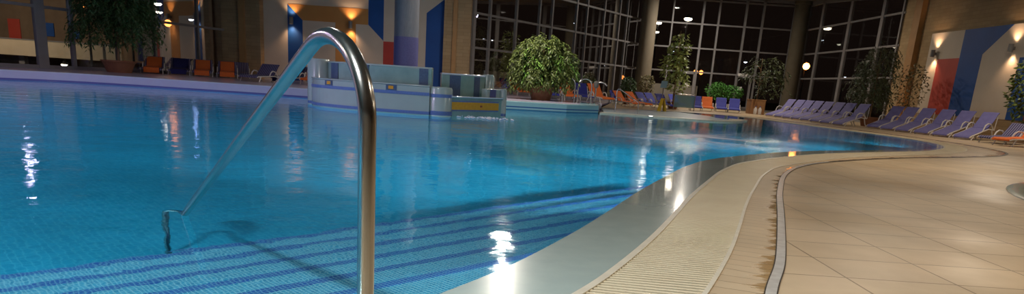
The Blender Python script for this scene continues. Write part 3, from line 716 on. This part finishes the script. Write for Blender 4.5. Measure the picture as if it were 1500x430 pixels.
# ---------------------------------------------------------------- loungers
def lounger(name, fabric, label, group, back_angle=42, W=.30, foot=.24, hx=1.15, H=.30, bl=.78):
    """local x runs from the foot end (0) to the head; the back is hinged at hx"""
    r = empty(name, (0, 0, 0), 0, label, 'sun lounger', group)
    th = math.radians(back_angle); tx, tz = hx+bl*math.cos(th), H+bl*math.sin(th)
    def zs(x): return foot+(H-foot)*x/hx
    prof = [(0, foot-.03), (.07, zs(.07)+.01), (hx*.5, zs(hx*.5)-.012), (hx-.12, zs(hx-.12)), (hx, H-.01)]
    def slab(prof, th_, name_):
        n = len(prof); vs = []
        for x, z in prof: vs += [(x, -W, z), (x, W, z)]
        for x, z in prof: vs += [(x, -W, z-th_), (x, W, z-th_)]
        o = 2*n; fs = []
        for i in range(n-1):
            fs += [(2*i, 2*i+1, 2*i+3, 2*i+2), (o+2*i, o+2*i+2, o+2*i+3, o+2*i+1), (2*i, 2*i+2, o+2*i+2, o+2*i), (2*i+1, o+2*i+1, o+2*i+3, 2*i+3)]
        fs += [(0, o, o+1, 1), (2*n-2, 2*n-1, o+2*n-1, o+2*n-2)]
        return MB().add(vs, fs).build(name_, fabric, r, False, .012)
    slab(prof, .05, 'seat')
    sx_, cx_ = math.sin(th), math.cos(th)
    slab([(hx+.015, H), (hx+bl*.5*cx_+.015, H+bl*.5*sx_-.01), (hx+bl*.92*cx_, H+bl*.92*sx_), (tx+.02, tz-.01)], .05, 'backrest')
    for sy in (-1, 1):
        y = sy*(W+.022)
        MB().tube([(0, y, foot-.05), (.1, y, zs(.1)-.03), (hx, y, H-.04), (hx+.35, y, H-.07)], .022, 6).build('side_rail', m_whitepl, r, True)
        MB().tube([(.24, y, zs(.24)-.03), (.19, y, .10), (.12, y, 0)], [.026, .022, .02], 6).build('leg', m_whitepl, r, True)
        MB().tube([(hx+.2, y, H-.06), (hx+.3, y, .14), (hx+.42, y, 0)], [.026, .022, .02], 6).build('leg', m_whitepl, r, True)
        MB().tube([(hx-.30, y, zs(hx-.3)-.02), (hx-.23, y, H+.08), (hx-.1, y, H+.15), (hx+.08, y, H+.13), (hx+.22, y, H+.02), (hx+.28, y, H-.05)], .024, 6).build('armrest', m_whitepl, r, True)
    MB().tube([(tx-.06, -W-.01, tz-.16), (hx+.42, -W+.02, H-.06), (hx+.42, W-.02, H-.06), (tx-.06, W+.01, tz-.16)], .015, 6).build('prop', m_whitepl, r, True)
    return r
def towel(name, m, label, group):  # noqa
    """beach towel draped over backrest and seat, lies 1 cm above the lounger"""
    r = empty(name, (0, 0, 0), 0, label, 'towel', group)
    th = math.radians(44); H = .27; hx = 1.15; W = .285; line = [(-.05, .05), (-.045, .14), (-.01, .235), (.06, .25), (.5, H-.005), (.8, H+.002), (1.05, H+.006)]
    for k_ in range(0, 9):
        t = k_/8*.54; line.append((hx+t*math.cos(th)-.012, H+t*math.sin(th)+.02+random.uniform(-.002, .004)))
    b = MB(); nrow = len(line); ys = [-W, -W*.33, W*.33, W]
    vs = [(x, y, z+.006) for x, z in line for y in ys]+[(x, y, z-.002) for x, z in line for y in ys]
    o_ = nrow*4; fs = []
    for i in range(nrow-1):
        for j in range(3): fs += [(i*4+j, i*4+j+1, (i+1)*4+j+1, (i+1)*4+j), (o_+i*4+j, o_+(i+1)*4+j, o_+(i+1)*4+j+1, o_+i*4+j+1)]
        fs += [(i*4, (i+1)*4, o_+(i+1)*4, o_+i*4), (i*4+3, o_+i*4+3, o_+(i+1)*4+3, (i+1)*4+3)]
    fs += [(0, o_, o_+1, 1), (1, o_+1, o_+2, 2), (2, o_+2, o_+3, 3)]
    b.add(vs, fs); b.build('cloth', m, r, True); return r
def place(src, used, x, y, z, rz, label, group):
    if not used[0]:
        used[0] = True; src.location = (x, y, z); src.rotation_euler = (0, 0, rz); src['label'] = label; src['group'] = group; return src
    return copy_tree(src, (x, y, z), rz, label, group)
R = math.radians
ORD = ['first', 'second', 'third', 'fourth', 'fifth', 'sixth', 'seventh', 'eighth']
lav = lounger('sun_lounger', m_lav, 'x', 'x', 50, .275, .13, 1.0, .44, .74); lu = [False]
strp = lounger('sun_lounger', m_stripe, 'x', 'x', 44, .38, .22, 1.15, .27, .62); su = [False]
blu = lounger('sun_lounger', m_bluef, 'x', 'x', 42); bu = [False]
orl = lounger('sun_lounger', m_orf, 'x', 'x', 42); ou = [False]
two = towel('beach_towel', m_orf, 'x', 'x'); tu = [False]
twn = towel('beach_towel', m_navy, 'x', 'x'); tn = [False]
# right, far row: feet towards the pool
for i, (u, y) in enumerate([(1126, 38.2), (1139, 37.1), (1151, 36.0), (1164, 34.9), (1178, 33.8), (1193, 32.7), (1208, 31.6), (1227, 30.5)]):
    place(lav, lu, gx(u, y), y, 0, R(23), 'lavender sun lounger by the dark right glass wall, %s from the wooden planter box' % ORD[i], 'lavender loungers along the right glass wall')
for i, (u, y) in enumerate([(1279, 30.0), (1299, 28.9), (1322, 27.8), (1350, 26.7), (1378, 25.7), (1410, 24.6)]):
    place(lav, lu, gx(u, y), y, 0, R(27), 'lavender sun lounger below the right mural, %s from the potted ficus' % ORD[i], 'lavender loungers under the right mural')
x, y = G(1440, 206, .0)
place(strp, su, gx(1452, 22.9), 22.9, 0, R(24), 'striped sun lounger at the right end of the row under the mural', 'striped loungers in the pool hall')
x, y = G(1468, 207, .0)
place(orl, ou, gx(1468, 21.6), 21.6, 0, R(16), 'orange sun lounger with white legs cut by the right edge of the picture', 'orange loungers in the pool hall')
# left group on the raised deck
names = ['striped sun lounger left of the first orange towel, beside the big potted ficus', None, 'striped sun lounger between the leftmost orange towel and the navy towel', None,
         'striped sun lounger between the navy towel and the middle orange towel', None, 'striped sun lounger between the middle and right orange towels', None, 'striped sun lounger beside the left stone pillar, at the end of its row']
tl = {1: ('o', 'leftmost orange towel draped on a striped lounger near the big ficus'), 3: ('n', 'navy towel between the orange towels on the left deck'),
      5: ('o', 'middle orange towel of the three on the left deck'), 7: ('o', 'rightmost orange towel on the left deck, nearest the stone pillar')}
for u, y, k_, lb in [(222, 28.6, 'o', 'striped sun lounger under the leftmost orange towel near the big ficus'), (262, 29.0, 'n', 'striped sun lounger under the navy towel between the orange ones'),
                 (296, 29.4, 'o', 'striped sun lounger under the middle one of the three orange towels'), (333, 29.8, 'o', 'striped sun lounger under the orange towel nearest the left stone pillar'),
                 (242, 30.8, '', 'striped sun lounger between and behind the leftmost orange towel and the navy towel'), (352, 31.6, '', 'striped sun lounger without a towel beside the left stone pillar')]:
    x = gx(u, y)
    place(strp, su, x, y, RZ, R(112), lb, 'striped loungers in the pool hall')
    if k_ == 'o': place(two, tu, x, y, RZ, R(112), {222: 'leftmost orange towel draped on a striped lounger near the big ficus', 296: 'middle orange towel of the three on the left deck', 333: 'rightmost orange towel on the left deck, nearest the stone pillar'}[u], 'orange beach towels')
    if k_ == 'n': place(twn, tn, x, y, RZ, R(112), 'navy towel between the orange towels on the left deck', 'navy beach towels')
for i, (u, v, lb) in enumerate([(363, 119, 'striped sun lounger right of the left stone pillar, nearest to it'), (409, 120.8, 'striped sun lounger under the navy towel behind the handrail arch'), (435, 119.3, 'striped sun lounger partly behind the slanting handrail')]):
    x, y = G(u, v, RZ)
    place(strp, su, x, y, RZ, R(78), lb, 'striped loungers in the pool hall')
    if i == 1: place(twn, tn, x, y, RZ, R(78), 'navy towel draped on the striped lounger behind the slanting handrail', 'navy beach towels')
x, y = G(451, 124.0, RZ)
place(orl, ou, x, y, RZ, R(95), 'orange sun lounger seen end on just left of the tiled fountain', 'orange loungers in the pool hall')
# middle group
def mid(kind, u, v, z, rz, lb):
    x, y = G(u, v, z)
    src, used, gp = {'b': (blu, bu, 'blue loungers by the far windows'), 'o': (orl, ou, 'orange loungers in the pool hall')}[kind]
    place(src, used, x, y, z, R(rz), lb, gp)
mid('b', 720, 136, RZ, 118, 'blue sun lounger just right of the tiled fountain, left of the bushy ficus')
mid('b', 751, 136.8, RZ, 110, 'blue sun lounger with white arms partly behind the bushy ficus on its left side')
mid('o', 768, 140, RZ, 110, 'orange sun lounger behind the bushy ficus pot on its left side')
mid('b', 810, 145, RZ, 100, 'blue sun lounger between the orange one behind the ficus pot and the chrome grab rails')
mid('o', 838, 147, RZ, 100, 'orange sun lounger seen between the two chrome grab rails')
mid('b', 861, 147.6, RZ, 100, 'blue sun lounger behind the right chrome grab rail')
mid('o', 891, 151.2, RZ, 110, 'orange sun lounger beside the curved spout rail')
mid('b', 913, 153.2, 0, 105, 'blue sun lounger behind the sloping stair handrail')
mid('o', 932, 157, 0, 125, 'orange sun lounger right of the sloping stair handrail, left of its orange neighbour')
mid('o', 950, 158, 0, 125, 'orange sun lounger right of its orange neighbour, beside the row of blue ones')
for i, u in enumerate((962, 975)):
    mid('b', u, 157.5+i*.6, 0, 122, ['blue sun lounger directly right of the two orange ones', 'blue sun lounger second right of the two orange ones'][i])
mid('b', 988, 160.5, 0, 112, 'blue sun lounger beneath the tall light green ficus beside the yellow floor sign')
mid('b', 1001, 158.5, 0, 105, 'blue sun lounger left of the glass screen')
mid('b', 1020, 162.5, 0, 80, 'blue sun lounger right of the glass screen under the first door')
mid('o', 1037, 163, 0, 80, 'orange sun lounger between blue ones in front of the low green shrub')
mid('b', 1057, 164, 0, 78, 'blue sun lounger right of the orange one in front of the far window')
mid('b', 1075, 165.5, 0, 75, 'blue sun lounger nearest the wooden planter box')

# ---------------------------------------------------------------- plants
def leafmat(name, c1, c2):
    m = nmat(name, c1, c2, .5, 3, Transmission_Weight=0.0); return m
m_lf1 = leafmat('leaf_mid', (.07, .10, .02), (.13, .17, .035))
m_lf2 = leafmat('leaf_dark', (.035, .075, .02), (.05, .11, .03))
m_lf5 = leafmat('leaf_very_dark', (.03, .045, .015), (.05, .065, .02))  # very dark leaf colour with random tone
m_lf6 = leafmat('leaf_grey_green', (.055, .075, .03), (.09, .11, .045))
m_lf3 = leafmat('leaf_yellow_green', (.26, .33, .08), (.34, .40, .12))
m_lf4 = leafmat('leaf_olive', (.16, .14, .06), (.22, .19, .08))
def foliage(blobs, count, size, m, parent, droop=.4, name='foliage'):
    b = MB()
    tot = sum(q[3]*q[4]*q[5] for q in blobs)
    for cx_, cy_, cz_, rx, ry, rz_ in blobs:
        for _ in range(int(count*rx*ry*rz_/tot)):
            while 1:
                d = Vector((random.uniform(-1, 1), random.uniform(-1, 1), random.uniform(-1, 1)))
                if .15 < d.length < 1: break
            d *= d.length**-.35
            p = Vector((cx_+d.x*rx, cy_+d.y*ry, cz_+d.z*rz_))
            dr = Vector((d.x+random.gauss(0, .6), d.y+random.gauss(0, .6), random.gauss(0, .5)-droop)).normalized()
            sd = dr.cross(Vector((random.gauss(0, .4), random.gauss(0, .4), 1))).normalized(); up_ = sd.cross(dr)
            l = size*random.uniform(.7, 1.3); w_ = l*.30
            b.add([p, p+dr*l*.45+sd*w_-up_*w_*.3, p+dr*l, p+dr*l*.45-sd*w_-up_*w_*.3, p+dr*l*.5+up_*w_*.25], [(0, 1, 4), (1, 2, 4), (2, 3, 4), (3, 0, 4)])
    return b.build(name, m, parent)
def strands(blobs, count, size, m, parent, name='foliage', n=9, hang=.55):
    """drooping twigs, each carrying a double row of narrow leaves"""
    b = MB(); tot = sum(q[3]*q[4]*q[5] for q in blobs)
    for cx_, cy_, cz_, rx, ry, rz_ in blobs:
        for _ in range(max(1, int(count/n*rx*ry*rz_/tot))):
            while 1:
                d = Vector((random.uniform(-1, 1), random.uniform(-1, 1), random.uniform(-.9, 1)))
                if .35 < d.length < 1: break
            p = Vector((cx_+d.x*rx, cy_+d.y*ry, cz_+d.z*rz_)); out = Vector((d.x, d.y, .15)).normalized()
            v = out*.5+Vector((random.gauss(0, .3), random.gauss(0, .3), .35)); st = hang/n*random.uniform(.7, 1.3)
            for i in range(n):
                v = (v+Vector((0, 0, -.28))).normalized(); p = p+v*st
                sd0 = v.cross(Vector((random.gauss(0, .3), random.gauss(0, .3), 1))).normalized()
                dr = (v*.7+sd0*(.7 if i % 2 else -.7)+Vector((0, 0, -.35))+Vector((random.gauss(0, .2), random.gauss(0, .2), random.gauss(0, .2)))).normalized()
                sd = dr.cross(Vector((random.gauss(0, .5), random.gauss(0, .5), 1))).normalized(); up_ = sd.cross(dr)
                l = size*random.uniform(.7, 1.25); w_ = l*.17
                b.add([p, p+dr*l*.4+sd*w_, p+dr*l, p+dr*l*.4-sd*w_, p+dr*l*.5+up_*w_*.4], [(0, 1, 4), (1, 2, 4), (2, 3, 4), (3, 0, 4)])
    return b.build(name, m, parent)
def branches(parent, base_z, top, n, spread, r=.03, name='trunk'):
    b = MB()
    b.tube([(0, 0, base_z), (.03, .02, base_z+(top-base_z)*.4), (-.02, .01, top)], [r, r*.8, r*.35], 8)
    for i in range(n):
        a = i*2.4; z0_ = base_z+(top-base_z)*random.uniform(.3, .85)
        b.tube([(0, 0, z0_), (math.cos(a)*spread*.4, math.sin(a)*spread*.4, z0_+.25), (math.cos(a)*spread*.8, math.sin(a)*spread*.8, z0_+.35)], [r*.5, r*.3, r*.12], 5)
    return b.build(name, m_bark, parent, True)
def pot(parent, r, h, m=None, box=False):
    m = m or m_terr
    if box:
        b = MB(); b.box(-r, -r, 0, r, r, h); b.box(-r-.02, -r-.02, h-.07, r+.02, r+.02, h); b.build('planter', m, parent, False, .01)
        MB().box(-r+.04, -r+.04, h-.01, r-.04, r-.04, h+.006).build('soil', m_soil, parent)
    else:
        MB().lathe([(r*.72, 0), (r*.97, h*.86), (r*1.05, h*.86), (r*1.06, h), (r*.95, h), (r*.93, h*.93), (.01, h*.92)], 28).build('pot', m, parent, True)
        MB().lathe([(.01, h*.9), (r*.92, h*.93), (r*.92, h*.945), (.01, h*.96)], 20).build('soil', m_soil, parent)
def plant(name, x, y, z, label, cat='plant', potr=.4, poth=.4, box=False, potm=None):
    o = empty(name, (x, y, z), 0, label, cat)
    if potr: pot(o, potr, poth, potm, box)
    return o
x, y = G(175, 106, RZ); o = plant('potted_ficus', x, y, RZ, 'large dark ficus tree in a wide terracotta pot at the left windows', 'tree', .58, .44)
branches(o, .35, 3.8, 9, 1.1, .05); strands([(0, 0, 3.0, 1.3, 1.0, 1.3), (-.7, 0, 1.6, .8, .8, .7), (.6, .1, 1.7, .75, .8, .8), (0, 0, 4.2, 1.3, 1.0, .8), (.1, .3, 2.2, .9, .5, .8), (-.2, .2, 2.6, 1.2, .6, 1.1)], 15000, .17, m_lf2, o)
x, y = G(792, 146.5, RZ); o = plant('potted_ficus', x, y, RZ, 'broad bushy ficus in terracotta pot on the tiled peninsula beside the fountain', 'tree', .52, .55)
branches(o, .45, 2.1, 10, .7, .05)
strands([(-.1, 0, 1.85, .80, .7, .62), (-.62, 0, 1.35, .40, .5, .7), (.55, 0, 1.65, .55, .5, .6), (.80, 0, 1.35, .28, .4, .6), (-.3, -.2, 1.0, .8, .6, .5), (.35, -.2, .95, .7, .6, .45), (.15, 0, 2.35, .4, .4, .22), (-.78, .1, 1.0, .30, .4, .5)], 6800, .20, m_lf1, o)
strands([(-.15, -.55, 1.15, .28, .2, .35), (.85, -.4, 1.3, .18, .2, .25), (0, -.5, 1.6, .6, .2, .4)], 380, .18, leafmat('leaf_lit_tint', (.14, .30, .04), (.20, .38, .06)), o, 'lit_foliage')  # lamplight on these leaves is put into a brighter leaf colour
x, y = G(694, 134, RZ); o = plant('potted_conifer', x-.1, y-.4, RZ, 'narrow dark green plant between the right stone pillar and the bushy ficus', 'plant', .35, .4)
branches(o, .3, 3.2, 6, .3, .04); strands([(0, 0, 2.1, .42, .42, 1.5)], 1600, .15, m_lf4, o)
x, y = 8.65, 40.6; o = plant('potted_ficus', x, y, 0, 'tall slender yellow-green ficus standing behind the blue loungers by the far windows', 'tree', .35, .4)
branches(o, .3, 4.3, 8, .5, .045); foliage([(0, 0, 3.3, .6, .6, 1.0), (-.2, 0, 2.3, .75, .6, .9), (.15, 0, 1.5, .6, .6, .7)], 620, .24, m_lf3, o)
x, y = 13.8, 48.7; o = plant('potted_shrub', x, y, 0, 'low wide green shrub in front of the far glass wall behind the orange lounger', 'plant', .4, .4)
branches(o, .3, 1.2, 6, .5, .03); foliage([(-.4, 0, 1.25, .8, .5, .6), (.5, 0, 1.2, .8, .5, .5)], 1100, .16, leafmat('leaf_fresh', (.06, .20, .03), (.09, .28, .05)), o)
x, y = 13.9, 42.0; o = plant('planted_palm', x, y, 0, 'dark spreading plant in a square wooden planter box beside the first lavender lounger', 'plant', .42, .85, True, m_wbox)
branches(o, .7, 3.2, 8, .7, .045); strands([(.3, 0, 2.5, 1.1, .9, .8), (.7, -.2, 1.6, .8, .7, .5)], 1000, .22, m_lf5, o)
x, y = gx(1272, 32.6), 32.6; o = plant('potted_ficus', x, y, 0, 'green potted ficus between the two groups of lavender loungers', 'tree', .42, .42)
branches(o, .3, 3.3, 8, .5, .04); strands([(0, 0, 2.7, .6, .6, 1.0), (-.25, 0, 1.8, .7, .6, .7), (.1, 0, 1.2, .6, .6, .4)], 3600, .15, m_lf6, o)
o = plant('climbing_shrub', 17.9, 32.9, 0, 'sparse olive shrub against the stone wall just left of the right mural', 'plant', .3, .35)
branches(o, .3, 2.4, 8, .5, .03); foliage([(0, 0, 1.9, .6, .9, 1.1)], 520, .13, m_lf4, o)
o = plant('potted_ficus', 17.9, 24.3, 0, 'leafy ficus in front of the mural at the right edge of the picture', 'tree', .42, .45)
branches(o, .3, 3.1, 9, .7, .04); foliage([(-.3, .3, 1.9, .75, .75, 1.2), (.1, 0, 2.7, .6, .7, .9)], 1500, .17, m_lf1, o)
for i, (x, y, lb, hh) in enumerate([(6.6, 44.7, 'small dark shrub left of the beige corner column', 1.5), (8.0, 46.2, 'small pale leaved plant directly before the beige corner column', 1.7)]):
    o = plant('potted_shrub', x, y, 0, lb, 'plant', .28, .4)
    branches(o, .3, hh, 6, .3, .025); foliage([(0, 0, hh*.75, .45, .4, hh*.4)], 500, .16, m_lf4 if i else m_lf2, o)

# ---------------------------------------------------------------- rails on the peninsula and basin
def grab(x, y, z, rz, h, wd, label):
    o = empty('grab_rail', (x, y, z), rz, label, 'grab rail', 'chrome grab rails on the peninsula')
    P = [(0, 0, 0), (0, 0, h-wd/2)]+[(wd/2-wd/2*math.cos(a), 0, h-wd/2+wd/2*math.sin(a)) for a in [math.pi*i/10 for i in range(1, 11)]]+[(wd, 0, 0)]
    MB().tube(P, .028, 10).build('rail', m_chrome, o, True)
    for xx in (0, wd): MB().lathe([(.06, 0), (.06, .015), (.03, .02)], 14, (xx, 0, 0)).build('flange', m_chrome, o, True)
x, y = G(823, 149, RZ); grab(x, y, RZ, R(35), .95, .62, 'left chrome arched grab rail standing on the tiled peninsula')
x, y = G(845, 150.5, RZ); grab(x, y, RZ, R(20), .95, .60, 'right chrome arched grab rail standing on the tiled peninsula')
x, y = G(871, 150.5, RZ)
o = empty('water_spout', (x, y, RZ), 0, 'bent chrome water spout beside the right grab rail', 'spout')
MB().tube([(0, 0, 0), (0, 0, .68), (.04, -.02, .8), (.14, -.04, .87), (.3, -.08, .86), (.45, -.12, .74)], .035, 10).build('pipe', m_chrome, o, True)
MB().lathe([(.08, 0), (.08, .02), (.04, .03)], 14).build('flange', m_chrome, o, True)
MB().lathe([(.06, .62), (.1, .66), (.12, .84), (.07, .9), (.01, .91)], 14).build('valve_head', m_grey, o, True)
xa, ya = 3.75, 28.3; xb, yb = 4.55, 27.6
o = empty('stair_handrail', (xa, ya, -.1), 0, 'thin chrome handrail sloping down into the shallow basin', 'handrail')
MB().tube([(0, 0, 0), (0, 0, .95), (.05, -.04, 1.02), (.16, -.13, .98), (xb-xa, yb-ya, .55), (xb-xa, yb-ya, 0)], .022, 8).build('rail', m_chrome, o, True)
# glass screen
x, y = gx(1001, 38.8), 38.8
o = empty('glass_screen', (x, y, 0), 0, 'low teal glass screen with steel posts between blue loungers', 'screen')
m_scr = mat('teal_screen_glass', (.16, .34, .40), .2, Alpha=.6)
MB().box(-.55, -.01, .15, .55, .01, .8).build('glass_panel', m_scr, o)
for xx in (-.57, .57): MB().tube([(xx, 0, 0), (xx, 0, .85)], .022, 8).build('post', m_grey, o, True)
MB().tube([(-.57, 0, .85), (.57, 0, .85)], .02, 8).build('top_rail', m_steel, o, True)
# yellow A-frame floor sign
x, y = G(969, 163, 0)
o = empty('wet_floor_sign', (x, y, 0), R(20), 'yellow folding wet floor sign standing by the shallow basin', 'floor sign')
for sg in (1, -1): MB().add([(sg*.16-.15*0, -.15, 0), (sg*.16, .15, 0), (sg*.02, .12, .62), (sg*.02, -.12, .62), (sg*.18, -.15, 0), (sg*.18, .15, 0), (sg*.04, .12, .62), (sg*.04, -.12, .62)], [(0, 1, 2, 3), (4, 5, 6, 7), (0, 1, 5, 4), (1, 2, 6, 5), (2, 3, 7, 6), (3, 0, 4, 7)]).build('panel', m_yelpl, o)
# pale blue notice board
o = empty('notice_board', (gx(968, 38.6), 38.6, 0), 0, 'pale blue notice board on a thin post in front of the tall ficus', 'sign')
MB().tube([(0, 0, 0), (0, 0, 1.2)], .02, 8).build('post', m_grey, o, True)
MB().add([(-.18, -.03, 1.13), (.16, -.03, 1.13), (.22, -.03, 1.5), (-.12, -.03, 1.5), (-.18, 0, 1.13), (.16, 0, 1.13), (.22, 0, 1.5), (-.12, 0, 1.5)], [(0, 1, 2, 3), (4, 5, 6, 7), (0, 1, 5, 4), (1, 2, 6, 5), (2, 3, 7, 6), (3, 0, 4, 7)]).build('board', m_paleblue, o)
# lamp set in the spit rim
x, y = G(954, 171.5, .05)
o = empty('rim_light', (x, y+.1, .05), 0, 'small round white light set in the cream rim of the shallow basin', 'light')
MB().lathe([(.10, 0), (.10, .02), (.07, .03)], 16).build('housing', m_chrome, o, True)
MB().lathe([(.075, .028), (.06, .045), (.01, .05)], 16).build('lens', emis('rim_lens', (1, .95, .85), 3), o, True)
# bottles by the planter
for i, (dx, dy) in enumerate(((0, 0), (.28, .05))):
    o = empty('white_bottle', (13.55+dx, 40.9+dy, 0), 0, ['white plastic canister on the floor left of the wooden planter box', 'white plastic canister touching the wooden planter box side'][i], 'canister')
    MB().lathe([(.09, 0), (.10, .03), (.10, .3), (.05, .38), (.03, .42)], 14).build('body', m_whitepl, o, True)
    MB().lathe([(.035, .42), (.035, .47), (.01, .475)], 12).build('cap', m_bluef, o, True)

# ---------------------------------------------------------------- outside the glass
def stand_in_lamp(x, y, z, col, st, r, label, arm=.0, group='added lamps outside the windows, standing in for reflections', globe=False):  # pole lamps added outdoors, standing in for lights reflected in the glass
    o = empty('stand_in_lamp', (x, y, 0), 0, label, 'lamp', group)
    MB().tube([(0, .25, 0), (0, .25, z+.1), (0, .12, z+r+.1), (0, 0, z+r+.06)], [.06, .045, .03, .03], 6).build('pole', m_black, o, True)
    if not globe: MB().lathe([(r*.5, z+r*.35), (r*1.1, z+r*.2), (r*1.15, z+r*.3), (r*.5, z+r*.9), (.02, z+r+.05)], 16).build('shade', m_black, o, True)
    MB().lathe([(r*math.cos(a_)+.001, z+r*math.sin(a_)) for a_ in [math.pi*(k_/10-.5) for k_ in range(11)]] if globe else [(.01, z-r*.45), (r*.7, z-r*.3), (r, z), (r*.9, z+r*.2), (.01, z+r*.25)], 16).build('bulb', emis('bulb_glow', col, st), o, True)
def at_ray(u, v, y):
    d = RR*((u-750)/FPX) - UU*((v-PYX)/FPX) + FW; t = y/d.y
    return d.x*t, y, EYE+d.z*t
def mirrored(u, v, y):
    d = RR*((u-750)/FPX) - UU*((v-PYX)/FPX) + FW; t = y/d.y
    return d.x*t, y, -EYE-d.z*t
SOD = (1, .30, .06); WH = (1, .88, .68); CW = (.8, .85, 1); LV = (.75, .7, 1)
vis = [(233, 18, 38, WH, 9, .17, 'white lamp added as a left window reflection above the glowing orange one'), (246, 34, 38, SOD, 8, .18, 'glowing orange lamp added as a reflection in the left window'),
       (280, 29, 38, CW, 8, .13, 'small cold white lamp added as a left window reflection right of the orange one'), (187, 19, 35.3, CW, 7, .12, 'small cold white lamp added as a reflection, showing through the edge of the big ficus'),
       (123, 9, 35.3, SOD, 5, .09, 'tiny dim lamp added as a reflection above the left edge of the big ficus'), (94, 95, 35, WH, 12, .14, 'low white lamp added as a reflection behind the cream balcony at the left'),
       (696, 24, 62, LV, 12, .24, 'bright lilac-white lamp added as a reflection in the window just right of the stone pillar'), (709, 57, 70, CW, 7, .08, 'tiny left one of two lights added as reflections low in the second window'), (721, 59, 70, CW, 7, .09, 'tiny right one of two lights added as reflections low in the second window'),
       (843, 38, 66, WH, 16, .15, 'small white lamp added as a reflection in the window above the bushy ficus'), (962, 47, 62, WH, 9, .20, 'white oval lamp added as a reflection in the far window above the tall ficus'),
       (1008, 28, 60, WH, 45, .32, 'largest bright white oval lamp added as a reflection in the far glass wall'), (986, 75, 70, CW, 4, .1, 'faint cold light added as a reflection below the large bright lamp'),
       (1019, 105, 64, SOD, 5, .19, 'left one of a pair of orange lamps added behind the far glass wall'), (1027, 106, 64, SOD, 5, .19, 'right one of a pair of orange lamps added behind the far glass wall'),
       (1092, 91, 66, CW, 6, .15, 'small cold white lamp added as a reflection in the window above the right door'), (1181, 97, 60, SOD, 26, .27, 'glaring orange lamp added behind the right glass wall'), (1238, 113, 56, CW, 4, .08, 'tiny pale light added as a reflection in the right glass wall above the lavender loungers'),
       (912, 113, 60, SOD, 3, .15, 'dim amber lamp added beside the beige corner column')]
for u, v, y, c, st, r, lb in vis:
    x, yy, z = at_ray(u, v, y); stand_in_lamp(x, yy, z, c, st, r, lb, globe=(c is SOD))
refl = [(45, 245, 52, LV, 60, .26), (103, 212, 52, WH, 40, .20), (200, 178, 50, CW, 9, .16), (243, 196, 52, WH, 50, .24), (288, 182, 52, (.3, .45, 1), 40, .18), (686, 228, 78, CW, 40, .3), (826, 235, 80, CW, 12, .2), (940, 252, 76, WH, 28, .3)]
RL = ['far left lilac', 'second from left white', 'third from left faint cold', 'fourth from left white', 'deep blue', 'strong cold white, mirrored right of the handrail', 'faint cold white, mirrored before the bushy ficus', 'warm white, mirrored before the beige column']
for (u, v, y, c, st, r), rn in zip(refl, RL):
    x, yy, z = mirrored(u, v, y); stand_in_lamp(x, yy, z, c, st, r, 'added unseen lamp streaking on the water, %s' % rn, group='tall added lamps mirrored in the pool')  # lamps out of view, added so their streaks fall on the water
# ceiling lamps: glowing discs are the lamp lenses
# balcony and panelled wall added outside the left window for bands reflected in it
bal = empty('balcony', (-28.0, 36, 0), 0, 'cream balcony parapet added behind the left windows for a reflected band', 'balcony')
m_bal = nmat('cream_render', (.62, .50, .34), (.56, .45, .30), .8, 2)
def zz(v, u, y): return at_ray(u, v, y)[2]
z_t, z_b = zz(58, 30, 36), zz(81, 30, 36)
MB().box(-9, 0, z_b, 7.4, .2, z_t).build('parapet', m_bal, bal); MB().box(-9, -.03, z_t, 7.4, .25, z_t+.05).build('handrail', m_frame, bal)
MB().box(-9, .2, z_b, 7.4, 3, z_b+.1).build('slab', m_bal, bal)
for k_ in range(4): MB().box(-8.8+k_*5.3, .4, -.02, -8.5+k_*5.3, .7, z_b).build('post', m_frame, bal)
hw_ = empty('reflected_panel_wall', (-28, 39.2, 0), 0, 'dim tan wall with coloured panels added behind the balcony for mural reflections', 'wall')
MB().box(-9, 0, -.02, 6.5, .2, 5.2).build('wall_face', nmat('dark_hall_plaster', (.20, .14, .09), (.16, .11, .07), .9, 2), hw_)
for u0, u1, v0, v1, m_ in [(14, 28, 28, 56, m_red), (56, 78, 34, 52, m_blue), (102, 116, 46, 56, m_blue)]:
    a = at_ray(u0, v1, 39.15); c = at_ray(u1, v0, 39.15)
    MB().box(a[0]+28, -.06, a[2], c[0]+28, .0, c[2]).build('wall_panel', m_, hw_)
light('AREA', 'added_hall_light', (-26, 31, 4.2), 200, WARM, .6, (-28, 38, 1.5))  # unseen lamps added to brighten the balcony and the wall behind it
light('AREA', 'added_hall_light', (-19, 36.2, 4.2), 8, WARM, .5, (-19, 39, 1.5))
# low pale wall outside the far window
lw = MB().box(8.6, 53, -.02, 13.0, 53.3, 1.5).build('garden_wall', m_plaster); tag(lw, 'low pinkish wall outside the far glass door', 'wall')
lw2 = MB().box(-3.2, 47, -.02, 1.5, 47.3, 1.5).build('garden_wall', m_plaster); tag(lw2, 'low grey wall outside the window behind the blue loungers by the fountain', 'wall')
